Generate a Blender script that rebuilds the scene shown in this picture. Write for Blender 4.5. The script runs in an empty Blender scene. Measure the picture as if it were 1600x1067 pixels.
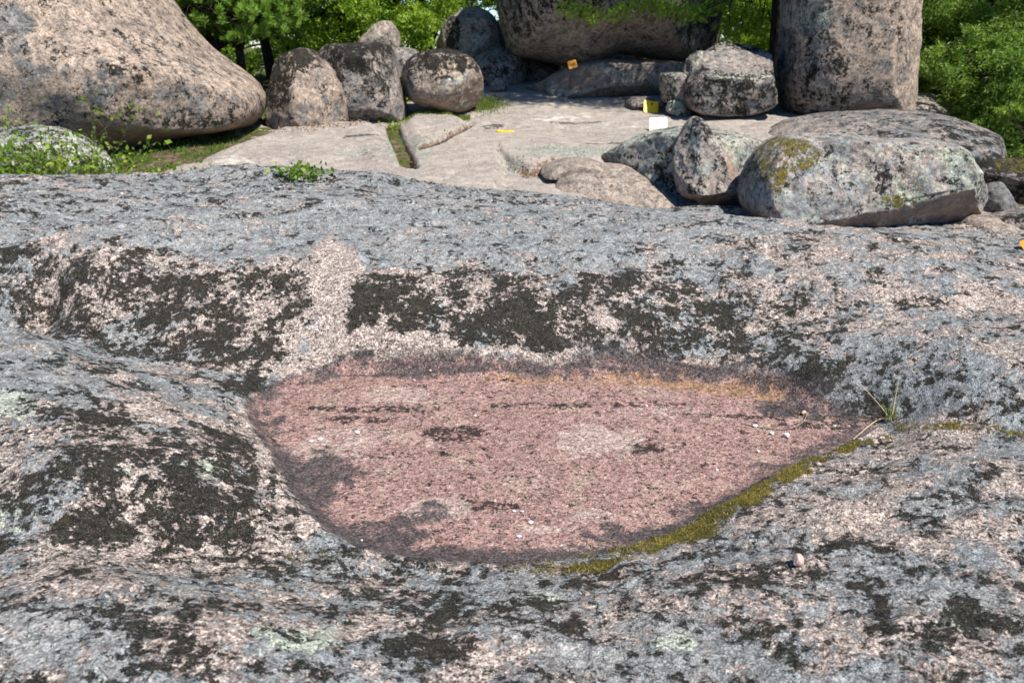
import bpy, bmesh, math, random
import numpy as np
from mathutils import Vector, Matrix
random.seed(7); RNG = np.random.default_rng(7)
SC = bpy.context.scene; COL = SC.collection
# ------------------------------------------------------------------ camera
CAMZ, PITCH, F = 1.6, math.radians(19.5), 1333.0
cam = bpy.data.cameras.new('camera'); camo = bpy.data.objects.new('camera', cam); COL.objects.link(camo)
camo.location = (0, 0, CAMZ); camo.rotation_euler = (math.radians(90) - PITCH, 0, 0)
cam.sensor_width = 36; cam.lens = 36 * F / 1600; cam.clip_start = .05; cam.clip_end = 3000
cam.dof.use_dof = True; cam.dof.focus_distance = 3.6; cam.dof.aperture_fstop = 4.5
SC.camera = camo
# ------------------------------------------------------------------ sky, sun, exposure
SUN_EL = math.radians(57); SUN_AZ = math.radians(136)       # azimuth clockwise from +Y (the view direction)
w = bpy.data.worlds.new('World'); SC.world = w; w.use_nodes = True
nt = w.node_tree; bg = nt.nodes['Background']; sky = nt.nodes.new('ShaderNodeTexSky')
sky.sky_type = 'NISHITA'; sky.sun_disc = False; sky.sun_elevation = SUN_EL; sky.sun_rotation = SUN_AZ
sky.air_density = 1.0; sky.dust_density = .1; sky.ozone_density = 4.0; sky.altitude = 2500
hs = nt.nodes.new('ShaderNodeHueSaturation'); hs.inputs['Saturation'].default_value = 1.25; hs.inputs['Value'].default_value = .85; nt.links.new(sky.outputs[0], hs.inputs['Color']); nt.links.new(hs.outputs[0], bg.inputs[0]); bg.inputs[1].default_value = .11
sl = bpy.data.lights.new('sun', 'SUN'); sl.energy = 4.6; sl.angle = math.radians(.53); sl.color = (1, .955, .88)
so = bpy.data.objects.new('sun', sl); COL.objects.link(so)
tosun = Vector((math.sin(SUN_AZ) * math.cos(SUN_EL), math.cos(SUN_AZ) * math.cos(SUN_EL), math.sin(SUN_EL)))
so.rotation_euler = tosun.to_track_quat('Z', 'Y').to_euler(); so.location = (20, -6, 30)
vs = SC.view_settings; vs.view_transform = 'Standard'; vs.look = 'None'; vs.exposure = 0.80; vs.gamma = 1.0
try: vs.use_curve_mapping = False
except Exception: pass
SC.cycles.max_bounces = 6; SC.cycles.diffuse_bounces = 3; SC.cycles.transmission_bounces = 4
# ------------------------------------------------------------------ geometry of sight lines
CP, SP = math.cos(PITCH), math.sin(PITCH)
def ray(px, py):
    dx = (px - 800) / F; dy = (533.5 - py) / F
    return np.array([dx, CP + dy * SP, -SP + dy * CP])
def Pz(px, py, z):
    d = ray(px, py); t = (z - CAMZ) / d[2]; return np.array([0, 0, CAMZ]) + d * t
def Py(px, py, y):
    d = ray(px, py); return np.array([0, 0, CAMZ]) + d * (y / d[1])
# ------------------------------------------------------------------ numpy noise
def _h(ix, iy, iz, seed):
    n = (ix.astype(np.uint32) * np.uint32(374761393)) ^ (iy.astype(np.uint32) * np.uint32(668265263)) ^ (iz.astype(np.uint32) * np.uint32(2147483647 & 0x7feb352d)) ^ np.uint32(seed * 1013904223 & 0xffffffff)
    n ^= n >> np.uint32(15); n *= np.uint32(0x2c1b3c6d); n ^= n >> np.uint32(12); n *= np.uint32(0x297a2d39); n ^= n >> np.uint32(15)
    return n.astype(np.float64) / 4294967295.0 * 2 - 1
def vnoise(p, seed=0):
    i = np.floor(p).astype(np.int64); f = p - i; u = f * f * f * (f * (f * 6 - 15) + 10)
    r = 0
    for a in (0, 1):
        for b in (0, 1):
            for c in (0, 1):
                wt = (u[:, 0] if a else 1 - u[:, 0]) * (u[:, 1] if b else 1 - u[:, 1]) * (u[:, 2] if c else 1 - u[:, 2])
                r = r + wt * _h(i[:, 0] + a, i[:, 1] + b, i[:, 2] + c, seed)
    return r
def fbm(p, octv=4, seed=0, rough=.5, ridged=False):
    r = 0; a = 1; s = 0
    for k in range(octv):
        v = vnoise(p * 2 ** k + 17.3 * k, seed + k)
        if ridged: v = 1 - 2 * np.abs(v)
        r = r + a * v; s += a; a *= rough
    return r / s
def sstep(a, b, x):
    t = np.clip((x - a) / (b - a), 0, 1); return t * t * (3 - 2 * t)
def poly_sd(P, poly):
    """signed distance in plan, positive inside"""
    poly = np.asarray(poly, float)[:, :2]; d = np.full(len(P), 1e9); ins = np.zeros(len(P), bool)
    for k in range(len(poly)):
        a = poly[k]; b = poly[(k + 1) % len(poly)]; e = b - a; v = P - a
        t = np.clip((v @ e) / (e @ e + 1e-12), 0, 1); q = v - t[:, None] * e
        d = np.minimum(d, np.hypot(q[:, 0], q[:, 1]))
        c = ((a[1] > P[:, 1]) != (b[1] > P[:, 1])) & (P[:, 0] < (b[0] - a[0]) * (P[:, 1] - a[1]) / (b[1] - a[1] + 1e-12) + a[0])
        ins ^= c
    return np.where(ins, d, -d)
def line_d(P, pts):
    """distance to a polyline and the parameter 0..1 along it"""
    pts = np.asarray(pts, float)[:, :2]; d = np.full(len(P), 1e9); par = np.zeros(len(P)); n = len(pts) - 1
    for k in range(n):
        a, b = pts[k], pts[k + 1]; e = b - a; v = P - a
        t = np.clip((v @ e) / (e @ e + 1e-12), 0, 1); q = v - t[:, None] * e; dd = np.hypot(q[:, 0], q[:, 1])
        m = dd < d; d = np.where(m, dd, d); par = np.where(m, (k + t) / n, par)
    return d, par
def smooth_closed(pts, n=6):
    pts = np.asarray(pts, float); N = len(pts); out = []
    for i in range(N):
        p0, p1, p2, p3 = pts[i - 1], pts[i], pts[(i + 1) % N], pts[(i + 2) % N]
        for k in range(n):
            t = k / n
            out.append(.5 * (2 * p1 + (p2 - p0) * t + (2 * p0 - 5 * p1 + 4 * p2 - p3) * t * t + (3 * p1 - p0 - 3 * p2 + p3) * t ** 3))
    return np.array(out)
# ------------------------------------------------------------------ object helpers
def mesh_np(name, V, Fc, smooth=True):
    me = bpy.data.meshes.new(name); V = np.asarray(V, np.float32); Fc = np.asarray(Fc, np.int32); k = Fc.shape[1]
    me.vertices.add(len(V)); me.vertices.foreach_set('co', V.ravel())
    me.loops.add(Fc.size); me.loops.foreach_set('vertex_index', Fc.ravel())
    me.polygons.add(len(Fc)); me.polygons.foreach_set('loop_start', np.arange(len(Fc), dtype=np.int32) * k)
    me.polygons.foreach_set('loop_total', np.full(len(Fc), k, np.int32))
    me.polygons.foreach_set('use_smooth', np.full(len(Fc), smooth, bool))
    me.update(calc_edges=True); me.validate(); return me
def colattr(me, name, arr):
    a = me.color_attributes.new(name, 'FLOAT_COLOR', 'POINT')
    a.data.foreach_set('color', np.asarray(arr, np.float32).ravel())
def obj(name, me, mat, parent=None, origin=None):
    o = bpy.data.objects.new(name, me); COL.objects.link(o)
    if mat is not None and me is not None: me.materials.append(mat)
    if origin is not None:
        me.transform(Matrix.Translation(-Vector(origin))); o.location = origin
    if parent is not None: o.parent = parent
    return o
def tag(o, label=None, cat=None, group=None, kind=None):
    if label: o['label'] = label
    if cat: o['category'] = cat
    if group: o['group'] = group
    if kind: o['kind'] = kind
    return o
def empty(name, loc, label, cat, group=None):
    o = bpy.data.objects.new(name, None); COL.objects.link(o); o.location = loc; o.empty_display_size = .1
    return tag(o, label, cat, group)
def part(name, me, mat, root):
    """a mesh given in world coordinates, hung under its thing"""
    me.transform(Matrix.Translation(-Vector(root.location)))
    return obj(name, me, mat, root)
# ------------------------------------------------------------------ node helper
class NT:
    def __init__(s, name):
        s.m = bpy.data.materials.new(name); s.m.use_nodes = True; s.t = s.m.node_tree; s.t.nodes.clear()
    def n(s, ty, **kw):
        x = s.t.nodes.new(ty)
        for k, v in kw.items(): setattr(x, k, v)
        return x
    def put(s, sock, v):
        if isinstance(v, bpy.types.NodeSocket): s.t.links.new(v, sock)
        elif v is not None:
            if isinstance(v, tuple) and len(v) == 3 and sock.type == 'RGBA': v = v + (1,)
            sock.default_value = v
    def coord(s): return s.n('ShaderNodeTexCoord').outputs['Object']
    def noise(s, vec, sc, det=4, ro=.55, dist=0, out=0):
        x = s.n('ShaderNodeTexNoise'); s.put(x.inputs['Vector'], vec); x.inputs['Scale'].default_value = sc
        x.inputs['Detail'].default_value = det; x.inputs['Roughness'].default_value = ro; x.inputs['Distortion'].default_value = dist
        return x.outputs[out]
    def vor(s, vec, sc, feat='F1', out='Distance', rnd=1):
        x = s.n('ShaderNodeTexVoronoi', feature=feat); s.put(x.inputs['Vector'], vec); x.inputs['Scale'].default_value = sc
        x.inputs['Randomness'].default_value = rnd
        return x.outputs[out]
    def mth(s, op, a, b=None, c=None, clamp=False):
        x = s.n('ShaderNodeMath', operation=op, use_clamp=clamp); s.put(x.inputs[0], a)
        if b is not None: s.put(x.inputs[1], b)
        if c is not None: s.put(x.inputs[2], c)
        return x.outputs[0]
    def add(s, a, b): return s.mth('ADD', a, b)
    def mul(s, a, b): return s.mth('MULTIPLY', a, b)
    def step(s, v, lo, hi, a=0., b=1.):
        x = s.n('ShaderNodeMapRange', interpolation_type='SMOOTHSTEP'); s.put(x.inputs[0], v)
        for k, q in zip((1, 2, 3, 4), (lo, hi, a, b)): s.put(x.inputs[k], q)
        return x.outputs[0]
    def mix(s, f, a, b, bt='MIX'):
        x = s.n('ShaderNodeMix', data_type='RGBA', blend_type=bt); s.put(x.inputs[0], f); s.put(x.inputs[6], a); s.put(x.inputs[7], b)
        return x.outputs[2]
    def ramp(s, f, stops, interp='LINEAR'):
        x = s.n('ShaderNodeValToRGB'); s.put(x.inputs[0], f); r = x.color_ramp; r.interpolation = interp
        while len(r.elements) < len(stops): r.elements.new(.5)
        for e, (p, c) in zip(r.elements, stops): e.position = p; e.color = (*c, 1)
        return x.outputs[0]
    def attr(s, name):
        x = s.n('ShaderNodeAttribute', attribute_name=name); y = s.n('ShaderNodeSeparateColor'); s.put(y.inputs[0], x.outputs['Color'])
        return y.outputs[0], y.outputs[1], y.outputs[2], x.outputs['Alpha']
    def warp(s, vec, sc, amt):
        nz = s.noise(vec, sc, 3, .6, out=1); x = s.n('ShaderNodeVectorMath', operation='MULTIPLY_ADD')
        s.put(x.inputs[0], nz); x.inputs[1].default_value = (amt,) * 3; s.put(x.inputs[2], vec); return x.outputs[0]
    def finish(s, col, rough=.9, h=None, dist=1., spec=.25, strength=1.):
        b = s.n('ShaderNodeBsdfPrincipled'); s.put(b.inputs['Base Color'], col); s.put(b.inputs['Roughness'], rough)
        b.inputs['Specular IOR Level'].default_value = spec
        if h is not None:
            u = s.n('ShaderNodeBump'); u.inputs['Distance'].default_value = dist; u.inputs['Strength'].default_value = strength
            s.put(u.inputs['Height'], h); s.t.links.new(u.outputs[0], b.inputs['Normal'])
        o = s.n('ShaderNodeOutputMaterial'); s.t.links.new(b.outputs[0], o.inputs[0]); return s.m
# ------------------------------------------------------------------ granite with lichen and moss
def granite(N, v, k=1.):
    """speckled granite: cream, pink, grey and dark grains"""
    c = N.n('ShaderNodeSeparateColor'); N.put(c.inputs[0], N.vor(v, 150 * k, out='Color'))
    g = N.ramp(c.outputs[0], [(0, (.05, .045, .042)), (.10, (.22, .18, .165)), (.28, (.44, .335, .285)), (.5, (.62, .53, .465)), (.8, (.76, .69, .625)), (1, (.40, .30, .255))])
    t = N.noise(v, 9 * k, 5, .6); g = N.mix(N.step(t, .35, .7), N.mix(.45, g, (.44, .36, .31)), g)
    t2 = N.noise(v, 55 * k, 4, .65); return N.mix(1., g, N.ramp(t2, [(.34, (.30, .28, .27)), (.47, (.84, .82, .8)), (.66, (1.12, 1.1, 1.08))]), 'MULTIPLY')
def rock_mat(name, fg=False, k=1., base=None, lich=(.25, .284, .292), moss=(.011, .010, .007)):
    """A1 = dark moss, grey lichen, pale lichen, golden moss; A2 (basin rock) = red floor, purple rim, orange, bare stone
       or (boulders) = brown bare underside, -, -, bare stone. All are densities: noise decides where each patch lies."""
    N = NT(name); co = N.coord(); v = N.warp(co, 5 * k, .03 / k)
    v = N.warp(v, 40 * k, .006 / k)
    dm, gl, pl, gm = N.attr('A1'); a, b, c, bare = N.attr('A2')
    g = granite(N, co, k)
    if base: g = N.mix(.55, g, base)
    hg = N.mul(N.vor(co, 150 * k), .0035 / k); h = hg
    # grey crustose lichen
    ng = N.add(N.mul(N.noise(v, 4.4 * k, 9, .70), .68), N.mul(N.noise(v, 26 * k, 8, .74), .32))
    mg = N.step(N.add(ng, N.mul(gl, .23)), .610, .640); mg = N.mul(mg, N.mth('SUBTRACT', 1., bare, clamp=True))
    lv = N.noise(v, 18 * k, 6, .65); lc = N.mix(N.step(lv, .35, .68), tuple(x * .74 for x in lich), tuple(x * 1.22 for x in lich))
    lc = N.mix(N.step(N.noise(v, 2.6 * k, 3), .45, .62), lc, N.mix(.4, lc, (.40, .375, .35)))
    fine = N.noise(co, 170 * k, 3, .7); lc = N.mix(1., lc, N.ramp(fine, [(.34, (.55,) * 3), (.5, (1.,) * 3), (.66, (1.3,) * 3)]), 'MULTIPLY')
    pin = N.step(N.vor(co, 95 * k), .16, .10); sp = N.step(N.noise(v, 34 * k, 6, .76), .56, .60)
    lc = N.mix(N.mul(pin, .55), lc, (.55, .45, .37)); lc = N.mix(N.mul(sp, .5), lc, g)
    col = N.mix(N.mul(mg, .93), g, lc); h = N.add(h, N.mul(mg, .0022 / k))
    # pale, faintly green lichen rosettes
    npl = N.add(N.mul(N.noise(v, 8 * k, 7, .68), .75), N.mul(N.vor(v, 34 * k), .3))
    mp = N.step(N.add(npl, N.mul(pl, .5)), .80, .84); mp = N.mul(mp, N.step(N.noise(v, 75 * k, 3, .7), .36, .46))
    pc = N.mix(N.step(fine, .4, .6), (.42, .45, .36), (.56, .59, .47)); col = N.mix(mp, col, pc); h = N.add(h, N.mul(mp, .004 / k))
    # black-green moss and lichen
    nm = N.add(N.mul(N.noise(v, 7 * k, 10, .75), .56), N.mul(N.noise(v, 30 * k, 9, .77), .44))
    md = N.step(N.add(nm, N.mul(dm, .20)), .616, .636)
    mc = N.mix(N.step(N.noise(v, 45 * k, 5, .7), .40, .66), moss, (.040, .037, .025)); mc = N.mix(N.step(N.noise(co, 170 * k, 3, .7), .52, .66), mc, (.13, .12, .085)); mc = N.mix(N.step(N.vor(co, 120 * k), .20, .10), mc, (.30, .26, .21))
    mc = N.mix(N.step(N.noise(v, 3 * k, 3), .5, .62), mc, N.mix(.4, mc, (.05, .038, .03)))
    if not fg: mc = N.mix(.5, mc, (.016, .015, .013))
    col = N.mix(N.mul(md, .96), col, mc)
    h = N.add(h, N.mul(md, N.add(.003 / k, N.mul(N.noise(co, 120 * k, 4, .75), .011 / k))))
    hz_ = N.mul(N.step(N.add(nm, N.mul(dm, .20)), .565, .625), N.step(N.noise(co, 75 * k, 5, .78), .50, .58)); col = N.mix(N.mul(hz_, .5), col, mc)
    if fg:
        # iron-red basin floor
        fn = N.noise(co, 60, 6, .7); fc = N.ramp(fn, [(.3, (.15, .092, .082)), (.37, (.36, .205, .176)), (.52, (.47, .285, .245)), (.66, (.60, .42, .36))])
        fc = N.mix(N.step(N.noise(v, 5, 6, .65), .5, .66), fc, N.mix(.6, fc, (.60, .45, .345)))
        cc = N.n('ShaderNodeSeparateColor'); N.put(cc.inputs[0], N.vor(co, 120, out='Color'))
        fc = N.mix(N.mul(N.step(cc.outputs[0], .90, .94), .8), fc, (.06, .045, .042)); fc = N.mix(N.mul(N.step(cc.outputs[1], .93, .96), .6), fc, (.60, .46, .38))
        fc = N.mix(N.step(N.add(N.noise(v, 12, 8, .72), N.mul(c, .42)), .72, .86), fc, N.mix(N.step(fn, .4, .6), (.33, .165, .085), (.52, .34, .22)))
        bl = N.step(N.add(N.add(N.mul(N.noise(v, 16, 9, .75), .6), N.mul(N.noise(v, 60, 5, .7), .4)), N.mul(dm, .30)), .625, .65); fc = N.mix(N.mul(bl, .93), fc, (.035, .028, .024))
        bn = N.add(N.mul(N.noise(v, 13, 9, .76), .7), N.mul(fn, .3)); fc = N.mix(N.mul(N.step(N.add(bn, N.mul(bare, .34)), .63, .74), .85), fc, N.mix(N.step(fn, .36, .6), (.42, .29, .24), (.68, .53, .45)))
        fm = N.step(N.add(N.mul(a, 1.4), N.mul(N.noise(v, 22, 6, .72), .8)), .90, 1.12); col = N.mix(fm, col, fc)
        h = N.mix(fm, h, N.add(N.mul(fn, .012), N.mul(N.vor(co, 120), .004)))
        pn = N.add(N.mul(N.noise(v, 14, 8, .74), .65), N.mul(N.noise(co, 110, 3, .7), .35)); pm = N.step(N.add(pn, N.mul(b, .40)), .68, .82)
        pcx = N.mix(N.step(N.noise(co, 90, 5, .75), .42, .62), (.046, .041, .043), (.16, .14, .135))
        col = N.mix(N.mul(pm, .9), col, pcx)
    else:
        mo = N.noise(v, 15, 9, .76); col = N.mix(1., col, N.ramp(mo, [(.36, (.26,) * 3), (.47, (.82,) * 3), (.58, (1.1,) * 3), (.7, (1.3,) * 3)]), 'MULTIPLY')
        mo2 = N.noise(v, 4.5, 6, .68); col = N.mix(1., col, N.ramp(mo2, [(.36, (.55, .56, .58)), (.5, (.95,) * 3), (.64, (1.14, 1.1, 1.04))]), 'MULTIPLY')
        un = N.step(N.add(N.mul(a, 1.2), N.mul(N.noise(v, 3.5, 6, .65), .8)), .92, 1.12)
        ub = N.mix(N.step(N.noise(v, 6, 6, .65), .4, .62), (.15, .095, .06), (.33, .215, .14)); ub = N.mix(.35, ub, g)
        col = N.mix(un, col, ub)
        on = N.step(N.add(N.mul(c, .5), N.noise(v, 5, 6, .7)), .76, .88); col = N.mix(N.mul(on, .7), col, (.42, .24, .10))
    if fg:
        cg = N.n('ShaderNodeSeparateColor'); N.put(cg.inputs[0], N.vor(co, 170, out='Color')); col = N.mix(1., col, N.ramp(cg.outputs[0], [(0, (.55,) * 3), (.25, (.86,) * 3), (.7, (1.06,) * 3), (1, (1.3,) * 3)]), 'MULTIPLY')
        col = N.mix(1., col, N.ramp(N.noise(v, 48, 7, .78), [(.36, (.45, .44, .42)), (.46, (.88,) * 3), (.6, (1.12,) * 3)]), 'MULTIPLY')
    # golden green moss
    gn = N.add(N.mul(N.noise(v, 9 * k, 8, .76), .55), N.mul(N.noise(v, 50 * k, 5, .76), .45)); mm = N.step(N.add(gn, N.mul(gm, .42)), .735, .775)
    gc = N.ramp(N.noise(co, 80 * k, 5, .75), [(.34, (.03, .026, .008)), (.48, (.17, .135, .022)), (.64, (.37, .29, .06))])
    gc = N.mix(N.step(N.noise(v, 4 * k, 3), .45, .62), gc, N.mix(.5, gc, (.06, .06, .018)))
    col = N.mix(mm, col, gc); h = N.add(h, N.mul(mm, N.add(.004, N.mul(N.noise(co, 150 * k, 3, .75), .012))))
    fk = N.noise(v, 6 * k, 8, .7); h = N.add(h, N.mul(N.step(fk, .49, .515), .0045 / k)); h = N.add(h, N.mul(N.step(N.noise(v, 19 * k, 6, .72), .53, .56), .0035 / k))
    h = N.add(h, N.mul(N.noise(co, 30 * k, 6, .68), .015 / k))
    return N.finish(col, .93, h, 1., .2)
# ================================================================== FOREGROUND BASIN ROCK
BASIN_PX = [(395,630),(425,606),(480,588),(560,576),(700,579),(860,582),(1000,579),(1100,586),(1180,600),(1250,620),(1310,645),(1375,658),
            (1330,688),(1240,732),(1150,782),(1050,832),(950,866),(840,882),(720,881),(620,872),(560,862),(515,842),(475,800),(445,750),(415,700),(385,660)]
BASIN = smooth_closed([Pz(x, y, 0)[:2] for x, y in BASIN_PX], 5)
CP_PX = [ # (px, py, z)
 (600,640,0),(900,640,0),(1150,650,0),(500,720,0),(800,720,0),(1100,720,0),(650,820,0),(900,820,0),(560,590,0),(860,592,0),(1100,600,0),(470,690,0),
 (560,545,.10),(860,545,.11),(1080,545,.11),(560,500,.215),(800,500,.215),(1000,500,.22),(1150,520,.17),(560,430,.36),(800,430,.35),(1050,430,.35),(560,390,.42),(850,390,.42),
 (600,350,.47),(900,350,.45),(700,320,.48),(900,325,.45),(500,310,.53),(600,295,.5),(800,303,.43),
 (430,560,.06),(350,590,.05),(420,500,.20),(420,430,.36),(300,350,.5),(300,400,.42),(300,450,.33),(300,500,.2),(290,540,.10),(270,585,.05),
 (100,300,.6),(0,278,.63),(100,350,.54),(100,400,.45),(100,450,.32),(90,490,.18),(0,470,.27),(0,503,.17),(150,545,.10),
 (0,518,.25),(80,528,.24),(150,562,.2),(250,612,.17),(330,655,.13),(50,650,.32),(200,670,.255),(100,750,.29),(300,710,.195),(370,710,.105),(385,755,.095),(330,780,.155),(410,800,.085),(455,838,.08),
 (200,815,.17),(0,830,.2),(100,905,.28),(0,960,.29),(300,845,.11),(280,930,.25),(420,880,.07),(430,945,.19),(0,1060,.30),(300,1060,.27),(560,893,.03),(600,955,.13),(600,1060,.19),(720,900,.02),(800,955,.11),(800,1060,.17),
 (900,900,.04),(1000,900,.085),(1000,1000,.14),(1100,840,.06),(1200,800,.10),(1200,900,.16),(1200,1060,.18),(1350,730,.10),(1450,710,.14),(1500,800,.2),(1590,900,.25),(1590,1060,.25),(1590,740,.21),
 (1385,655,.02),(1450,668,.09),(1590,680,.15),(1300,600,.1),(1400,600,.16),(1500,600,.23),(1590,610,.26),(1250,550,.17),(1300,500,.26),(1450,500,.34),(1590,500,.36),(1300,430,.40),(1590,440,.42),
 (1590,404,.42),(1450,379,.44),(1300,356,.46),(1100,335,.46)]
cpw = [Pz(*c) for c in CP_PX]
cpw += [np.array(c) for c in [(-2.2,7.9,.32),(-1,8.2,.22),(.5,7.8,.2),(1.5,7.2,.10),(2.75,6.1,.06),(3.4,5.6,.06),(2.1,6.6,.10),(4.1,5.3,.05),(-5,7.6,.38),(-6,5,.6),(5.5,4.4,.2),(4.5,3,.3),(-4.5,2.5,.3),(4,1,.2),(-4,0,.2),(0,-.5,.1),(3,-1,.05),(-3,-1,.05),(0,.8,.16)]]
cpw = np.array(cpw)
def tps_fit(C, lam=2e-3):
    n = len(C); X = C[:, :2]; r2 = ((X[:, None] - X[None]) ** 2).sum(2); K = .5 * r2 * np.log(r2 + 1e-12); K += lam * np.eye(n)
    Pm = np.c_[np.ones(n), X]; A = np.block([[K, Pm], [Pm.T, np.zeros((3, 3))]]); return X, np.linalg.solve(A, np.r_[C[:, 2], 0, 0, 0])
TX, TW = tps_fit(cpw)
def tps(P):
    z = TW[-3] + P @ TW[-2:]
    for k in range(len(TX)):
        r2 = ((P - TX[k]) ** 2).sum(1); z = z + TW[k] * .5 * r2 * np.log(r2 + 1e-12)
    return z
RIDGE_C = Pz(450, 262, .6)[:2]
def fg_h(P, detail=True):
    P = np.asarray(P, float); z = tps(P); sd = poly_sd(P, BASIN)
    ins = sstep(-.05, .10, sd); z = z * (1 - ins) + (-.012) * ins
    z = np.where(sd < 0, np.maximum(z, .0 + np.clip(-sd, 0, .2) * .12), z)
    q = (P - RIDGE_C) / np.array([1.1, .34]); z = z + .14 * np.exp(-(q ** 2).sum(1) ** 1.5)
    q = (P - Pz(470, 278, .55)[:2]) / np.array([.34, .16]); z = z - .10 * np.exp(-(q ** 2).sum(1))
    if detail:
        P3 = np.c_[P, z * 1.5]; out = 1 - ins
        z = z + out * (.030 * fbm(P3 * 1.5, 3, 3) + .014 * fbm(P3 * 5, 4, 9, .6)) + (.4 + .6 * out) * .0045 * fbm(P3 * 24, 3, 5, .65)
        z = z + ins * .006 * fbm(P3 * 4, 4, 8)
        s2 = fbm(P3 * 3.1, 5, 44, .6); z = z + out * (.009 * sstep(0, .035, s2) - .006 * sstep(.16, .19, s2)); s3 = fbm(P3 * 7.5, 4, 47, .6); z = z + out * .0045 * sstep(.05, .08, s3)
        cr = 1 - np.abs(fbm(P3 * np.array([1.1, 1.5, 1.2]) + 5, 5, 57, .55)) * 22; z = z - out * .012 * np.clip(cr, 0, 1) * sstep(-.1, .2, fbm(P3 * .8, 2, 58))
        # flaking steps on the far slope
        st = fbm(P3 * np.array([2.2, 5, 4]), 4, 21, .6); z = z + out * .012 * sstep(.02, .10, st) * sstep(4.2, 4.8, P[:, 1])
    return z
def hit_fg(px, py):
    d = ray(px, py); t = np.linspace(1.2, 11, 900); p = np.array([0, 0, CAMZ]) + t[:, None] * d
    z = fg_h(p[:, :2]); b = np.nonzero(p[:, 2] < z)[0]; i = b[0] if len(b) else len(t) - 1
    i = max(i, 1); a = p[i - 1, 2] - z[i - 1]; c = z[i] - p[i, 2]; f = a / (a + c + 1e-9); return p[i - 1] * (1 - f) + p[i] * f
def fan_grid(y0, y1, ny, nx, k, half, growth):
    v = np.linspace(0, 1, ny); y = y0 + (y1 - y0) * (np.exp(growth * v) - 1) / (np.exp(growth) - 1)
    u = np.linspace(-1, 1, nx); X = u[None] * (half + k * np.clip(y, 0, None))[:, None]; Y = np.repeat(y[:, None], nx, 1)
    i = np.arange(ny * nx).reshape(ny, nx); Fq = np.stack([i[:-1, :-1], i[:-1, 1:], i[1:, 1:], i[1:, :-1]], -1).reshape(-1, 4)
    return np.c_[X.ravel(), Y.ravel()], Fq, i
P2, FQ, IG = fan_grid(-1.3, 8.6, 860, 760, .72, 1.6, 1.15)
Zf = fg_h(P2)
# skirt: the rim of the rock rolls down to below the ground
rim = np.ones(len(P2)); ii = IG; ny, nx = IG.shape
edge = np.minimum.outer(np.minimum(np.arange(ny), ny - 1 - np.arange(ny)) * 1.0, np.full(nx, 1e9))
edge = np.minimum(edge, np.minimum(np.arange(nx), nx - 1 - np.arange(nx))[None] * 1.0)
Zf = Zf - .9 * (1 - sstep(0, 12, edge.ravel())) ** 2
def blobs(P, lst, base=0., hit=hit_fg, nz=.6, sc=4.):
    out = np.full(len(P), float(base)); n = fbm(np.c_[P, np.zeros(len(P))] * sc, 4, 31, .6)
    n2 = fbm(np.c_[P, np.zeros(len(P))] * sc * 4, 3, 37, .6)
    for (px, py, rx, ry, val) in lst:
        c = hit(px, py)[:2]; ex = (hit(px + rx, py)[:2] - hit(px - rx, py)[:2]) / 2; ey = (hit(px, py + ry)[:2] - hit(px, py - ry)[:2]) / 2
        M = np.linalg.inv(np.c_[ex, ey]); q = (P - c) @ M.T; r = np.hypot(q[:, 0], q[:, 1]) + nz * n + nz * .5 * n2
        wgt = 1 - sstep(.6, 1.15, r); out = out * (1 - wgt) + val * wgt
    return out
SD = poly_sd(P2, BASIN); NW = fbm(np.c_[P2, Zf] * 5, 4, 51, .6)
dist = P2[:, 1]
dm = blobs(P2, [(800,360,900,60,.34),(1350,460,320,110,.40),(1380,590,260,80,.46),
    (250,480,330,95,.60),(60,440,120,60,.62),(300,540,120,45,.72),(420,520,70,50,.74),(720,480,320,85,.60),(600,480,75,60,.80),(820,490,210,48,.72),(860,530,110,26,.82),(1080,500,210,85,.62),(1230,580,110,50,.60),(1270,600,40,26,.95),(1330,645,60,22,.86),
    (270,720,240,130,.66),(330,800,220,50,.72),(60,640,120,70,.45),(390,600,70,24,.76),(120,660,60,60,.64),(560,890,300,30,.58),(640,960,160,40,.62),(860,960,120,35,.62),
    (230,1000,80,50,.66),(700,1000,60,50,.60),(1200,880,260,60,.5),(1420,960,120,60,.60),(1150,900,80,25,.68),(100,900,160,40,.46),
    (517,455,32,62,.20),(500,540,56,40,.26),(640,545,110,32,.22),(800,560,200,20,.25),(520,600,160,26,.2),(310,640,90,30,.35),(1330,797,100,26,.12),(390,655,22,22,.34),(414,705,11,44,.32),(440,765,10,40,.32),(474,822,14,20,.36)], .46)
gl = blobs(P2, [(800,330,900,75,.80),(300,440,300,70,.32),(700,480,330,90,.22),(1350,450,330,120,.52),(1400,600,220,70,.85),(240,480,60,40,.5),
    (220,720,260,130,.28),(60,820,90,90,.6),(1150,960,500,130,.62),(300,1000,400,90,.58),(790,930,300,50,.66),(1500,790,140,60,.5),(520,450,45,110,.02),(640,545,120,34,.05),(742,525,36,22,.9),(520,580,240,26,.04),(1330,797,100,28,.0),(390,655,26,24,.1),(414,705,12,44,.05),(440,765,11,40,.05),(472,820,20,24,.1)], .5)
pl = blobs(P2, [(20,630,42,20,.98),(300,725,50,10,.8),(180,735,30,8,.8),(330,735,30,8,.75),(850,940,34,17,.95),(470,1000,80,36,.75),(1060,1000,46,22,.82),(1510,965,50,22,.72),(30,800,40,30,.6),(1200,1010,80,20,.5)], .16)
band = [hit_fg(*p)[:2] for p in [(560,872),(700,890),(830,886),(950,868),(1050,836),(1150,786),(1260,722),(1340,690),(1400,677)]]
bd, bt = line_d(P2, band); bw = (1 + 1.3 * NW) * (.014 + .062 * np.sin(np.clip(bt, 0, 1) * np.pi * .85 + .5).clip(0, 1) * sstep(.12, .35, bt))
off = -SD    # outside distance
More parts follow.
